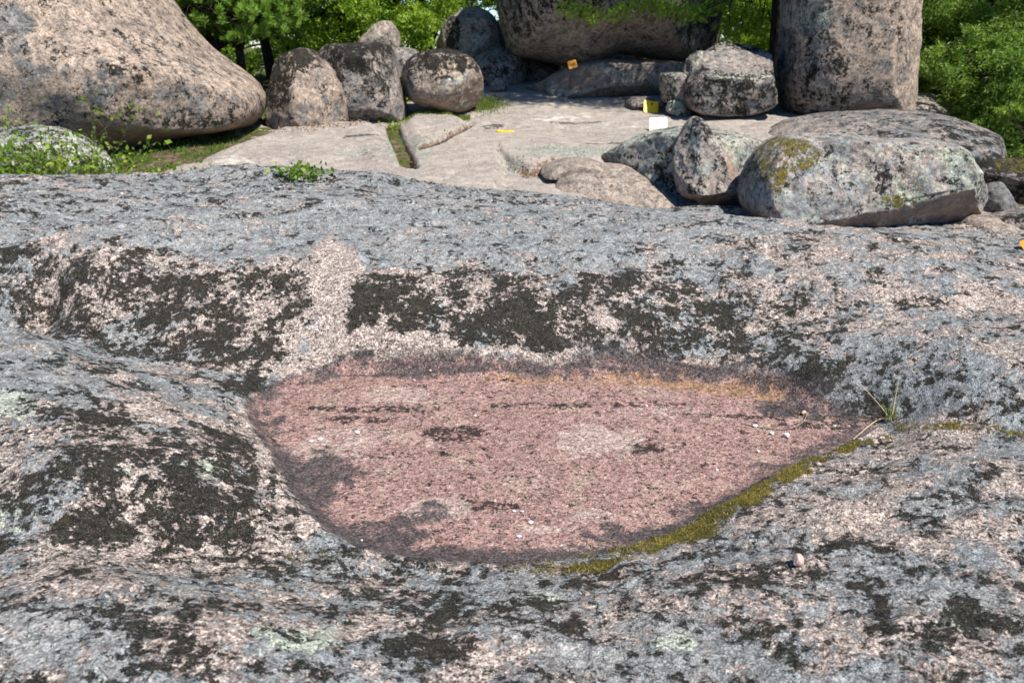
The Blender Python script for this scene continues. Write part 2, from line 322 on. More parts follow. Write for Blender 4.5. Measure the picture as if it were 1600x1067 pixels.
gm = (.69 + .55 * NW) * (1 - sstep(bw * .5, bw * 1.7, bd + .04 * NW)) * sstep(-.015, .012, off) * sstep(.02, .25, bt)
b2, _ = line_d(P2, [hit_fg(*p)[:2] for p in [(1390,662),(1450,668),(1530,672),(1610,680)]]); gm = np.maximum(gm, .60 * (1 - sstep(.015, .045, b2 + .01 * NW)))
gm = np.maximum(gm, blobs(P2, [(480,866,60,14,.52),(430,790,50,20,.36),(150,820,120,14,.40)], .08))
dm = np.where(gm > .5, np.minimum(dm, .5), dm)
fl = sstep(-.035, .05, SD + .03 * NW)
ang_near = blobs(P2, [(480,760,90,100,1),(520,810,120,60,1),(760,880,400,34,1),(1150,790,260,46,1)], 0, nz=.2)
pr = .95 * (1 - sstep(.02, .19, SD + .10 * NW)) * sstep(-.055, -.0, SD + .03 * NW)
pr = np.maximum(pr * (.75 + .25 * ang_near), .95 * blobs(P2, [(500,765,66,60,.84),(432,690,34,75,.78),(590,836,130,34,.84),(760,866,190,18,.86),(1000,846,140,24,.86),(1120,798,120,26,.80),(1240,726,90,22,.72)], 0, nz=1.0) * sstep(-.02, .03, SD))
pr = np.maximum(pr, blobs(P2, [(1250,640,110,26,.70),(1050,576,260,9,.85),(760,575,330,8,.85)], 0, nz=.15))
orr = blobs(P2, [(900,596,260,12,.72),(1120,608,150,20,.84),(600,596,120,12,.5),(470,630,60,16,.45),(1330,652,60,10,.55)], .05, nz=.8) * sstep(0, .03, SD)
bare = blobs(P2, [(960,692,95,32,.86),(680,798,60,18,.84),(620,618,70,14,.55),(1060,645,140,14,.5),(930,806,50,10,.7),(850,828,60,8,.8),(550,690,100,30,.6),(480,700,50,22,.75),(620,615,50,10,.7),(820,740,100,30,.3)], .12, nz=.9)
flo_dm = blobs(P2, [(705,675,60,13,.50),(600,640,140,7,.48),(900,632,260,6,.44),(1130,650,120,6,.5),(1240,645,70,10,.5),(1000,700,70,22,.60),(1300,664,60,12,.5),(600,712,120,6,.46),(740,790,60,8,.5),(560,655,70,6,.5)], .24, nz=.9)
dm = dm * (1 - fl) + flo_dm * fl; gl = gl * (1 - fl); pl = pl * (1 - fl)
orr2 = orr
A1 = np.c_[dm, gl, pl, gm]; A2 = np.c_[fl, pr, orr2, bare]
M_FG = rock_mat('lichen_granite_ground_rock', fg=True)
ROCK = empty('basin_rock', (0, 3, 0), 'broad grey granite outcrop crusted with black and grey lichen, with a shallow red-floored basin', 'rock')
V3 = np.c_[P2, Zf]
def vertex_normals(V, Fq):
    n = np.zeros_like(V); fn = np.cross(V[Fq[:, 2]] - V[Fq[:, 0]], V[Fq[:, 3]] - V[Fq[:, 1]])
    for k in range(4):
        for c in range(3): n[:, c] += np.bincount(Fq[:, k], fn[:, c], len(V))
    return n / (np.linalg.norm(n, axis=1)[:, None] + 1e-12)
VN = vertex_normals(V3, FQ)
def sub_sheet(name, keep):
    Fk = FQ[keep]; used = np.zeros(len(V3), bool); used[Fk.ravel()] = True; idx = np.cumsum(used) - 1
    me = mesh_np(name, V3[used], idx[Fk]); colattr(me, 'A1', A1[used]); colattr(me, 'A2', A2[used])
    me.normals_split_custom_set_from_vertices(VN[used].tolist()); return part(name, me, M_FG, ROCK)
inb = (SD[FQ].mean(1) > 0.0)
sub_sheet('rock_body', ~inb)
o = sub_sheet('basin_floor', inb); o['label'] = 'flat iron-red basin floor ringed with dark purple stain'
# ================================================================== GROUND, BEDROCK
def Zg0(x, y):
    """height of the site: rises away from the viewer, rolls over behind the boulders, falls away to the woods"""
    z = .1 + (np.minimum(y, 16) - 8) * .0986
    return z
def Pg(px, py, dz=0.):
    d = ray(px, py); a = .1 - 8 * .0986 + dz; t = (a - CAMZ) / (d[2] - .0986 * d[1]); return np.array([0, 0, CAMZ]) + d * t
def PGL(l): return [Pg(*p)[:2] for p in l]
SLAB_L = smooth_closed(PGL([(250,285),(300,262),(345,238),(400,216),(450,201),(520,195),(590,196),(606,204),(622,232),(634,258),(640,300),(400,330)]), 5)
SLAB_M = smooth_closed(PGL([(634,186),(655,180),(700,179),(722,186),(735,196),(712,214),(680,228),(650,240),(640,226),(630,204)]), 5)
CRACK = PGL([(612,192),(620,215),(632,240),(640,262)])
CRACK2 = PGL([(738,190),(722,204),(690,222),(652,236)])
LEDGE = PGL([(779,226),(782,240),(800,256),(828,268),(850,262),(880,252),(930,249),(965,247),(1000,262)])
def bed_h(P):
    P = np.asarray(P, float); x, y = P[:, 0], P[:, 1]; z = Zg0(x, y)
    p3 = np.c_[P, np.zeros(len(P))]
    z = z + .05 * fbm(p3 * .5, 3, 61) + .026 * fbm(p3 * 2.2, 4, 62) + .012 * sstep(.05, .09, fbm(p3 * np.array([1.2, 2.4, 1]), 4, 65, .6)) - .015 * np.clip(1 - np.abs(fbm(p3 * np.array([.6, 1.3, 1]) + 3, 4, 66)) * 25, 0, 1) + .004 * fbm(p3 * 11, 3, 63)
    sl = poly_sd(P, SLAB_L); z = z + .10 * sstep(-.05, .3, sl)
    sm = poly_sd(P, SLAB_M); z = z + .09 * sstep(-.03, .16, sm)
    c, t = line_d(P, CRACK); z = z - .16 * (1 - sstep(.05, .12, c)) 
    c, t = line_d(P, CRACK2); z = z - .05 * (1 - sstep(.0, .05, c))
    # ledge: everything nearer than the ledge line lies lower
    ld, lt = line_d(P, LEDGE); lx = np.array(LEDGE); yl = np.interp(x, np.sort(lx[:, 0]), lx[np.argsort(lx[:, 0]), 1])
    inx = sstep(lx[:, 0].min() - .05, lx[:, 0].min() + .1, x)
    z = z - .09 * inx * (1 - sstep(-.06, .16, y - yl + .05 * fbm(p3 * 3, 3, 64)))
    # soil hollow on the left, whose surface the soil sheet fills
    z = z - .5 * (1 - sstep(-.45, .05, np.maximum(sl, (x - Pg(385, 215)[0]) * .8 - .25 * np.sin(y * 2))))
    z = z - .32 * sstep(.5, 1.7, x) * (1 - sstep(7.7, 9.2, y))
    # the bedrock rolls off on the right and at the back
    xr = 3.9 + (y - 9) * .50; z = z - .9 * sstep(0, 1.4, x - xr) ** 1.5
    z = z - 1.2 * sstep(17, 20, y) - .12 * sstep(14.5, 17, y) * 0
    return z
def hit_bed(px, py):
    d = ray(px, py); t = np.linspace(5.5, 26, 1600); p = np.array([0, 0, CAMZ]) + t[:, None] * d
    z = bed_h(p[:, :2]); b = np.nonzero(p[:, 2] < z)[0]; i = b[0] if len(b) else len(t) - 1
    return p[max(i, 1)]
def grid(x0, x1, y0, y1, nx, ny):
    X, Y = np.meshgrid(np.linspace(x0, x1, nx), np.linspace(y0, y1, ny)); i = np.arange(nx * ny).reshape(ny, nx)
    return np.c_[X.ravel(), Y.ravel()], np.stack([i[:-1, :-1], i[:-1, 1:], i[1:, 1:], i[1:, :-1]], -1).reshape(-1, 4)
def bed_material():
    N = NT('worn_beige_granite'); co = N.coord(); v = N.warp(co, 3, .05); li, wh, rust, dark = N.attr('A1')
    g = granite(N, co, .8); base = N.mix(N.step(N.noise(v, 1.3, 6, .6), .4, .62), (.37, .325, .272), (.29, .262, .232)); base = N.mix(N.step(N.noise(v, 7, 8, .72), .48, .62), base, (.45, .39, .325)); base = N.mix(N.mul(N.step(N.noise(v, 16, 8, .76), .56, .64), .6), base, (.17, .158, .145))
    col = N.mix(.72, g, base)
    col = N.mix(N.mul(N.step(N.noise(v, 2.1, 8, .7), .55, .66), .5), col, (.24, .225, .21))
    fl = N.noise(co, 60, 4, .7); col = N.mix(1., col, N.ramp(fl, [(.3, (.72,) * 3), (.5, (1.,) * 3), (.7, (1.12,) * 3)]), 'MULTIPLY')
    m = N.step(N.add(N.noise(v, 13, 8, .72), N.mul(li, .45)), .74, .80); col = N.mix(N.mul(m, .8), col, N.mix(N.step(N.noise(v, 40, 4, .7), .45, .58), (.17, .175, .15), (.44, .45, .37)))
    m = N.step(N.add(N.noise(v, 6, 9, .7), N.mul(wh, .45)), .74, .84); col = N.mix(N.mul(m, .8), col, (.60, .54, .46))
    m = N.step(N.add(N.noise(v, 12, 7, .7), N.mul(rust, .6)), .78, .9); col = N.mix(N.mul(m, .85), col, (.19, .105, .065))
    m = N.step(N.add(N.noise(v, 15, 8, .75), N.mul(dark, .6)), .80, .88); col = N.mix(N.mul(m, .9), col, (.05, .047, .042))
    h = N.add(N.mul(N.noise(co, 45, 6, .72), .02), N.add(N.mul(N.noise(co, 7, 6, .65), .04), N.mul(N.step(N.noise(v, 4, 8, .7), .52, .54), .006)))
    return N.finish(col, .92, h, 1., .2)
PB, FB = grid(-8.5, 9.5, 6.9, 20.2, 960, 760); ZB = bed_h(PB)
hb = lambda a, b: hit_bed(a, b)
li = blobs(PB, [(880,238,90,14,.85),(800,252,24,18,.62),(620,246,26,14,.8),(655,226,22,26,.62),(570,233,60,8,.62),(960,290,90,14,.62),(860,278,60,10,.55),(1500,215,90,30,.6)], .14, hb, .4)
wh = blobs(PB, [(880,184,70,6,.62),(370,252,50,10,.66),(990,196,80,8,.45),(730,200,30,20,.4)], .12, hb, .4)
c1, _ = line_d(PB, CRACK); c2, _ = line_d(PB, CRACK2); c3, t3 = line_d(PB, LEDGE)
rust = .85 * (1 - sstep(.05, .16, c1)) + .6 * (1 - sstep(.02, .07, c2)) + .62 * (1 - sstep(.05, .16, c3)) * sstep(.15, .4, t3) * (1 - sstep(.6, .75, t3))
dk = .8 * (1 - sstep(.01, .03, c2)) + .45 * (1 - sstep(.015, .05, np.abs(c3 - .02)))
dk = np.maximum(dk, blobs(PB, [(560,212,40,3,.7),(770,198,22,6,.62),(900,193,60,2,.6),(960,224,60,2,.6),(575,250,16,14,.5),(480,236,16,6,.4),(1330,200,150,14,.62),(1400,215,120,12,.78),(1500,205,80,30,.66),(1290,196,60,5,.6)], .06, hb, .5))
me = mesh_np('bedrock', np.c_[PB, ZB], FB); colattr(me, 'A1', np.c_[li, wh, rust, dk]); tag(obj('bedrock', me, bed_material()), kind='structure')
# soil and turf under everything, one sheet out to the horizon
def soil_h(P):
    x, y = P[:, 0], P[:, 1]; p3 = np.c_[P, np.zeros(len(P))]
    z = Zg0(x, y) + .02 + .03 * fbm(p3 * 1.2, 3, 71) + .01 * fbm(p3 * 6, 3, 72)
    lft = 1 - sstep(Pg(320, 240)[0] - .3, Pg(640, 200)[0] + .4, x); z = z - (1 - lft) * .07
    z = z - .35 * (1 - sstep(5.5, 8.5, y)) - .4 * sstep(Pg(345, 250)[0], Pg(400, 250)[0], x) * (1 - sstep(9.5, 10.5, y)); z = z - .05 * sstep(-3, -1.5, x) - .3 * sstep(.5, 1.7, x) * (1 - sstep(7.7, 9.2, y)); z = z - 2.6 * sstep(4.6, 9, x - (y - 9) * .50)  - 2.4 * sstep(17.5, 30, y) - .18 * sstep(3, 4.6, x - (y - 9) * .5)
    far = sstep(60, 1500, np.hypot(x, y)); return z - 14 * far - .0 * x
def soil_material():
    N = NT('soil_and_turf'); co = N.coord(); v = N.warp(co, 4, .06)
    soil = N.mix(N.step(N.noise(v, 14, 8, .72), .42, .6), (.10, .068, .045), (.25, .175, .12))
    gr = N.mix(N.step(N.noise(v, 25, 6, .7), .4, .62), (.035, .055, .012), (.12, .15, .035))
    col = N.mix(N.step(N.noise(v, 3.2, 7, .7), .44, .54), soil, gr); return N.finish(col, .95, N.mul(N.noise(co, 60, 6, .75), .03), 1., .1)
s = np.linspace(-1, 1, 260); ax = np.sign(s) * (np.abs(s) * 14 + 1800 * np.abs(s) ** 9)
X, Y = np.meshgrid(ax, ax + 9); i = np.arange(X.size).reshape(X.shape)
PS = np.c_[X.ravel(), Y.ravel()]; FS = np.stack([i[:-1, :-1], i[:-1, 1:], i[1:, 1:], i[1:, :-1]], -1).reshape(-1, 4)
tag(obj('ground', mesh_np('ground', np.c_[PS, soil_h(PS)], FS), soil_material()), kind='structure')
# ================================================================== BOULDERS
_ico = {}
def ico(n):
    if n not in _ico:
        b = bmesh.new(); bmesh.ops.create_icosphere(b, subdivisions=n, radius=1)
        _ico[n] = (np.array([v.co[:] for v in b.verts]), np.array([[v.index for v in f.verts] for f in b.faces])); b.free()
    return _ico[n]
def boulder(name, label, px, yd, th, mat, sub=6, a=.75, b=.75, lean=0., cuts=(), amp=.05, seed=1, blob=(), base=(.4, .45, .3, .08), under=.0, cat='boulder', group=None, bare=0., under_lo=-.15, freq=1., top_dm=0., topn=.6, orange=0., crack=(), fac=9, fdep=.10):
    """an outline with its own distance yd, real size and depth th; cuts are planes (point px,py,depth offset; normal; softness) that shave facets off"""
    o3 = np.array([Py(x, y, yd) for x, y in px]); o2 = smooth_closed(o3[:, [0, 2]], 5); c = (o2.min(0) + o2.max(0)) / 2
    d = o2 - c; an = np.arctan2(d[:, 1], d[:, 0]); rr = np.hypot(d[:, 0], d[:, 1]); ix = np.argsort(an); an, rr = an[ix], rr[ix]
    D, Fi = ico(sub); t = np.arctan2(D[:, 2], D[:, 0]); R = np.interp(t, np.r_[an[-1] - 2 * np.pi, an, an[0] + 2 * np.pi], np.r_[rr[-1], rr, rr[0]])
    rho = np.clip(np.hypot(D[:, 0], D[:, 2]), 1e-9, 1); ci = rho ** a
    V = np.c_[c[0] + R * ci * D[:, 0] / rho, yd + th * np.sign(D[:, 1]) * np.abs(D[:, 1]) ** b, c[1] + R * ci * D[:, 2] / rho]
    size = max(np.ptp(o2[:, 0]), np.ptp(o2[:, 1]))
    V[:, 1] += lean * (V[:, 2] - c[1])
    for (qx, qy, dep, nrm, soft) in cuts:
        n = np.array(nrm, float); n /= np.linalg.norm(n); q = Py(qx, qy, yd); q[1] += dep; sD = (V - q) @ n + size * .028 * fbm(V * (4.5 / size) + seed, 4, seed + 40, .6)
        V = V - n * (np.where(sD > -soft, np.minimum((sD + soft) ** 2 / (4 * soft + 1e-9), np.maximum(sD, 0) + 0 * sD) * (sD <= soft) + np.maximum(sD, 0) * (sD > soft), 0))[:, None]
    rg = np.random.default_rng(seed * 7 + 1)
    for _ in range(fac):
        n = np.array([rg.normal() * .75, -rg.uniform(.35, 1.), rg.normal() * .55 + .1]); n /= np.linalg.norm(n); pr_ = V @ n; hi = pr_.max(); cutd = hi - size * fdep * rg.uniform(.2, 1.); sD = pr_ - cutd; soft = size * .012
        V = V - n * (np.where(sD > soft, sD, np.where(sD > -soft, (sD + soft) ** 2 / (4 * soft), 0)) * .92)[:, None]
    fq = freq / size; ctr = V.mean(0); dirv = V - ctr; dirv /= np.linalg.norm(dirv, axis=1)[:, None]
    n1 = fbm(V * fq * 2.2 + seed, 4, seed, .55); n2 = fbm(V * fq * 9, 5, seed + 3, .6); n3 = fbm(V * fq * 5, 3, seed + 9, .5, True)
    V = V + dirv * (size * amp * (n1 * 1. + .30 * n2 - .22 * np.clip(n3 - .35, 0, 1)) )[:, None]
    fine = fbm(V * 7, 5, seed + 5, .7); V = V + dirv * (.022 * fine)[:, None]
    fn = np.cross(V[Fi[:, 1]] - V[Fi[:, 0]], V[Fi[:, 2]] - V[Fi[:, 0]]); vn = np.zeros_like(V)
    for k in range(3):
        for q in range(3): vn[:, q] += np.bincount(Fi[:, k], fn[:, q], len(V))
    vn /= np.linalg.norm(vn, axis=1)[:, None] + 1e-12
    A = [np.full(len(V), float(x)) for x in base]; B = [np.zeros(len(V)), np.zeros(len(V)), np.full(len(V), orange), np.full(len(V), bare)]
    wob = fbm(V * 1.6, 4, seed + 20, .6)
    A[0] = A[0] + top_dm * sstep(topn - .25, topn + .25, vn[:, 2] + .3 * wob)
    for (qx, qy, rx, ry, ch, val) in blob:
        q = Py(qx, qy, yd); ex = rx / F * yd; ez = ry / F * yd
        r = np.hypot((V[:, 0] - q[0]) / ex, (V[:, 2] - q[2]) / ez) + .45 * wob; wg = (1 - sstep(.6, 1.15, r)) * (V[:, 1] < yd + .3 * th)
        L = A if ch < 4 else B; ch %= 4; L[ch] = L[ch] * (1 - wg) + val * wg
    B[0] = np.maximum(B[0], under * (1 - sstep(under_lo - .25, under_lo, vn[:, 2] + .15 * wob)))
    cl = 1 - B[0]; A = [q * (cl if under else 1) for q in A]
    me = mesh_np(name, V, Fi); colattr(me, 'A1', np.stack(A, -1)); colattr(me, 'A2', np.stack(B, -1))
    zb = V[:, 2].min(); o = obj(name, me, mat, origin=(c[0], yd, zb)); return tag(o, label, cat, group)
M_A = rock_mat('lichened_pink_granite', k=.9, base=(.46, .345, .255), lich=(.20, .205, .20))
M_B = rock_mat('weathered_grey_granite', k=.9, base=(.30, .262, .23), lich=(.22, .225, .22))
M_C = rock_mat('coarse_tan_granite', k=.9, base=(.36, .295, .235), lich=(.20, .20, .19))
M_D = rock_mat('pale_lichened_granite', k=.9, base=(.47, .40, .35), lich=(.37, .385, .38))
# far left: the great boulder
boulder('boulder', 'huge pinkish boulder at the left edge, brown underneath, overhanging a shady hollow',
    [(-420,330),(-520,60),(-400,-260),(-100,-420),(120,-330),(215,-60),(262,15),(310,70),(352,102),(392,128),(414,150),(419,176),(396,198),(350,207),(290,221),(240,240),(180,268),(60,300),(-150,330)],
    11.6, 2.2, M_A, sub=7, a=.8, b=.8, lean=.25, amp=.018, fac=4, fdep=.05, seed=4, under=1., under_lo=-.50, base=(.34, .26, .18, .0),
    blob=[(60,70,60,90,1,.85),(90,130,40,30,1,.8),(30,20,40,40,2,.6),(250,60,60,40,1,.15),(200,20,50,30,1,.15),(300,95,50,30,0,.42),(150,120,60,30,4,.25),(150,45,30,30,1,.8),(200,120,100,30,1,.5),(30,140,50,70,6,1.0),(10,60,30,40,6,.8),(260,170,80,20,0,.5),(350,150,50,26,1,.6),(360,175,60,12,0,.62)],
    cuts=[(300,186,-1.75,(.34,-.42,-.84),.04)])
boulder('rock', 'low white-lichened rock half hidden behind the brambles at far left', [(-80,300),(-90,225),(-20,206),(60,200),(110,214),(150,242),(175,275),(160,310),(40,330)],
    8.9, .6, M_B, seed=9, base=(.5,.3,.72,0), amp=.05, cat='rock')
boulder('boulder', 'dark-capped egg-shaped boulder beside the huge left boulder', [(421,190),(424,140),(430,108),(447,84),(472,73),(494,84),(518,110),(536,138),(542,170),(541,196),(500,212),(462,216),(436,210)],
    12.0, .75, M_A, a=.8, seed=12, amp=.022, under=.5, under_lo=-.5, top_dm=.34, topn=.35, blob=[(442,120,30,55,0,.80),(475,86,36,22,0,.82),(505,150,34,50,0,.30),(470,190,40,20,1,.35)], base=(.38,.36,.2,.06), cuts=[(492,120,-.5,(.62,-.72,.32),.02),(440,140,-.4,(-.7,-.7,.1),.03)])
boulder('boulder', 'tall flat-topped boulder, blackened at the top, wedged between the egg-shaped and the round one', [(480,180),(488,118),(505,78),(530,70),(575,69),(606,74),(616,100),(626,140),(635,176),(628,192),(580,199),(520,196)],
    12.75, .9, M_B, a=.65, b=.7, seed=17, amp=.022, top_dm=.4, topn=.5, blob=[(525,120,34,60,0,.62),(580,85,40,22,0,.9),(600,120,20,40,0,.6),(590,170,40,30,1,.5)], base=(.36,.4,.25,.04),
    cuts=[(545,140,-.75,(-.5,-.86,.1),.1)])
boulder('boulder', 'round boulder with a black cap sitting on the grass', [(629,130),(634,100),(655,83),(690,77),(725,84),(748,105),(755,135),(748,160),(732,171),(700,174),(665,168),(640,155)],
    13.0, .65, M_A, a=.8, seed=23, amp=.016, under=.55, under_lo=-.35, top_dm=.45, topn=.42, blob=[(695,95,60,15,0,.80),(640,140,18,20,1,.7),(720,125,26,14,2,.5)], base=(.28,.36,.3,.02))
boulder('boulder', 'small pale pointed boulder showing above the flat-topped one', [(556,72),(572,52),(590,36),(608,34),(622,50),(625,70),(618,84),(580,88),(560,84)], 15.0, .4, M_C, sub=5, seed=29, amp=.02, cat='boulder', base=(.25,.4,.3,0))
boulder('rock', 'shaded grey rock between the flat-topped and the round boulder', [(600,110),(606,78),(630,74),(652,82),(662,100),(655,130),(620,140)], 14.4, .45, M_B, sub=5, seed=31, cat='rock')
boulder('boulder', 'large rounded tan boulder standing behind the round black-capped one', [(684,90),(690,50),(704,28),(735,13),(765,20),(784,48),(792,84),(780,112),(720,120)], 17.2, 1.0, M_C, seed=37, amp=.03, base=(.28,.3,.3,.0), blob=[(712,50,12,30,0,.85),(752,60,14,18,2,.55)], freq=1.2)
boulder('rock', 'dark rubble rock below the rounded tan boulder', [(742,140),(738,100),(756,82),(790,78),(815,92),(824,118),(815,142),(780,150)], 16.0, .6, M_B, sub=5, seed=41, amp=.07, base=(.5,.3,.2,0), cat='rock')
boulder('rock', 'small pinkish block on the bedrock beside the round boulder', [(767,142),(768,126),(778,122),(790,125),(794,136),(790,146)], 15.0, .14, M_A, sub=5, a=.55, seed=43, amp=.04, cat='rock')
boulder('rock', 'grey sunlit rock in the gap under the overhanging boulder', [(780,146),(784,112),(800,94),(838,90),(868,96),(880,112),(872,150)], 16.9, .5, M_C, sub=5, seed=44, amp=.05, cat='rock')
# the overhanging mass and the slab beneath it
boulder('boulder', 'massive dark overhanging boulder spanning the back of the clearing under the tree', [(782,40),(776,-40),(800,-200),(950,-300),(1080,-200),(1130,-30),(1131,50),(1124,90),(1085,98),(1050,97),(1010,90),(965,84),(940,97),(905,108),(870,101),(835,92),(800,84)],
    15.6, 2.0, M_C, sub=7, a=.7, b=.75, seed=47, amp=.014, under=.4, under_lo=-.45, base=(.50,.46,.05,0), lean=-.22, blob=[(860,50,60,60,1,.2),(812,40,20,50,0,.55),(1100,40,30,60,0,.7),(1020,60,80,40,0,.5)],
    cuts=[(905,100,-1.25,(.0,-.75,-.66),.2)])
boulder('slab_rock', 'long brown slab lying under the overhanging boulder', [(800,146),(840,130),(880,108),(930,96),(1000,94),(1060,97),(1110,110),(1120,145),(1040,165),(900,160)], 14.9, .9, M_C, sub=6, a=.8, seed=53, amp=.02, base=(.2,.15,.05,0), bare=.6, under=.0, cat='rock', blob=[(900,120,50,20,4,.7)])
boulder('rock', 'dark upright chunk leaning on the left end of the square-cut boulder', [(1034,150),(1032,118),(1050,114),(1074,112),(1078,88),(1092,78),(1106,84),(1110,110),(1100,150),(1070,162),(1040,160)], 12.95, .35, M_B, sub=5, a=.6, seed=59, amp=.03, base=(.42,.4,.5,0), cat='rock')
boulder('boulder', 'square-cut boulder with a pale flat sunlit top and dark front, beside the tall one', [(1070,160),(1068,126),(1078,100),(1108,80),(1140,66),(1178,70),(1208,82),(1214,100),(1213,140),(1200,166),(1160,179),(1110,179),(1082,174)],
    12.7, .62, M_B, a=.45, b=.5, fac=0, seed=61, amp=.007, base=(.60,.46,.12,0), under=.35, under_lo=-.4, cuts=[(1140,119,-.46,(.04,-.46,.88),.008),(1140,150,-.50,(-.10,-.98,-.22),.02),(1085,110,-.2,(-.7,-.2,.66),.02),(1207,120,-.1,(.9,-.3,.25),.03)], blob=[(1140,88,95,30,0,.22),(1150,90,90,28,7,.5),(1150,118,70,4,2,.7)])  # paler top, moss-dark front: sunlit and shaded faces painted in by density
boulder('rock', 'small white-flecked stone tucked under the square-cut boulder', [(1042,176),(1044,160),(1058,156),(1076,162),(1082,178),(1064,184)], 12.7, .14, M_B, sub=4, seed=63, amp=.04, base=(.5,.2,.9,0), cat='rock')
boulder('rock', 'flat dark-sided rock ledge just behind the yellow plaque', [(977,168),(982,156),(1000,151),(1022,153),(1046,158),(1046,174),(1010,176)], 13.3, .22, M_B, sub=5, a=.6, seed=64, amp=.03, base=(.45,.3,.2,.3), cat='rock')
boulder('boulder', 'tall upright pinkish boulder standing like a pillar on the right', [(1223,160),(1221,120),(1227,60),(1233,-20),(1244,-180),(1290,-260),(1370,-250),(1412,-160),(1420,-20),(1419,40),(1417,120),(1415,160),(1412,180),(1380,185),(1320,184),(1250,183),(1232,176)],
    13.0, .95, M_A, sub=7, a=.55, b=.6, seed=67, fac=0, amp=.014, base=(.38,.30,.12,0), blob=[(1262,115,46,75,0,.50),(1240,60,30,50,1,.6),(1245,25,30,26,2,.7),(1330,165,30,14,4,.7),(1410,90,20,100,1,.1),(1408,90,24,110,0,.1),(1340,80,60,90,0,.40)], cuts=[(1395,100,-.6,(.62,-.78,0),.06)])
boulder('whaleback_rock', 'long grey whaleback rock running right from the foot of the tall boulder', [(1190,250),(1240,205),(1310,188),(1400,181),(1460,180),(1510,188),(1550,205),(1578,226),(1585,246),(1560,275),(1480,330),(1300,330)],
    10.9, 1.5, M_B, sub=7, a=.8, lean=.9, seed=71, amp=.010, base=(.42,.62,.1,.0), blob=[(1240,215,60,40,1,.1),(1240,215,60,40,0,.1),(1420,232,110,16,0,.75),(1490,215,80,30,0,.6),(1340,208,80,10,0,.5),(1310,215,30,8,4,.5),(1560,250,40,20,1,.9)], cat='rock')
# middle distance
boulder('rock', 'low grey lichened rock behind the pointed one, in its shadow', [(936,256),(952,240),(985,222),(1020,206),(1070,197),(1120,200),(1170,214),(1220,238),(1240,275),(1200,330),(1100,345),(1020,315),(975,285)],
    9.4, .75, M_D, sub=6, a=.75, seed=73, amp=.035, fdep=.16, base=(.38,.50,.62,.04), blob=[(1050,265,34,45,0,.62),(1190,235,50,20,1,.7)], cat='rock')  # the dark moss blob paints in the pointed rock's cast shadow
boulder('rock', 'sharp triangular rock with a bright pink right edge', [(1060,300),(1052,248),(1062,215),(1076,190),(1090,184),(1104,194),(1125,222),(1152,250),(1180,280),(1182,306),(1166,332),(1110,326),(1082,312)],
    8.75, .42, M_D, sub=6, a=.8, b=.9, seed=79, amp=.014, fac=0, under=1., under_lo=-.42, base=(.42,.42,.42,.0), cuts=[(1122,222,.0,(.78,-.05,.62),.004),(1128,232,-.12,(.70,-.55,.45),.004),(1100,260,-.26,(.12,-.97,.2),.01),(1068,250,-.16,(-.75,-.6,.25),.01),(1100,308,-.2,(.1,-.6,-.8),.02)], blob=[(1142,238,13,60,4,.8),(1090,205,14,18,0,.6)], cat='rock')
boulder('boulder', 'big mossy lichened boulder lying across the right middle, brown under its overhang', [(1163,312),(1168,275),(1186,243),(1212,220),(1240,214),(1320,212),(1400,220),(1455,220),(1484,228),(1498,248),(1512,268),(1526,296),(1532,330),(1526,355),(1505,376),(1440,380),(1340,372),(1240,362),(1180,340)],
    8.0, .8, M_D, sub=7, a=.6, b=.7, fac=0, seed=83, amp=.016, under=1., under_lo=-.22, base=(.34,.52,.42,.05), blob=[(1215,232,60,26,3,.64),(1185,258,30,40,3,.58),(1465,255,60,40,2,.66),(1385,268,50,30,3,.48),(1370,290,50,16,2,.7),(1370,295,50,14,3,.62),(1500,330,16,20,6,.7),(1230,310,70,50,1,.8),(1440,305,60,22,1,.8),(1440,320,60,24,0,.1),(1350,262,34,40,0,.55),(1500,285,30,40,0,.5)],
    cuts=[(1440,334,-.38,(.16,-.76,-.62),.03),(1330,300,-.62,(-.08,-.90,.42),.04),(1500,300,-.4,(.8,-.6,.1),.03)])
boulder('rock', 'dark moss-topped rock behind the small grey stone at the right edge', [(1530,290),(1528,266),(1550,254),(1600,250),(1680,250),(1720,280),(1700,320),(1620,320),(1560,312)], 9.2, .5, M_B, seed=89, amp=.02, top_dm=.3, base=(.55,.35,.15,.05), blob=[(1600,256,70,12,3,.62)], cat='rock')
boulder('rock', 'small smooth grey stone beside the right end of the big mossy boulder', [(1530,340),(1533,312),(1545,292),(1560,286),(1576,290),(1586,312),(1590,345),(1560,366)], 8.35, .26, M_B, sub=5, seed=97, amp=.02, base=(.25,.75,.1,0), cat='rock')
boulder('rock', 'mossy boulder corner at the right edge above the orange plaque', [(1550,372),(1553,344),(1575,334),(1620,328),(1680,345),(1690,380),(1640,400),(1580,390)], 7.6, .35, M_B, sub=5, seed=101, amp=.03, base=(.5,.4,.1,.45), cat='rock')
boulder('slab_rock', 'pinkish low slab beneath the small grey stone at the right edge', [(1500,420),(1515,352),(1545,340),(1600,352),(1700,385),(1720,440),(1600,470)], 7.5, .7, M_C, sub=5, a=.8, lean=1.0, seed=103, amp=.01, base=(.12,.25,.1,0), bare=.4, cat='rock')
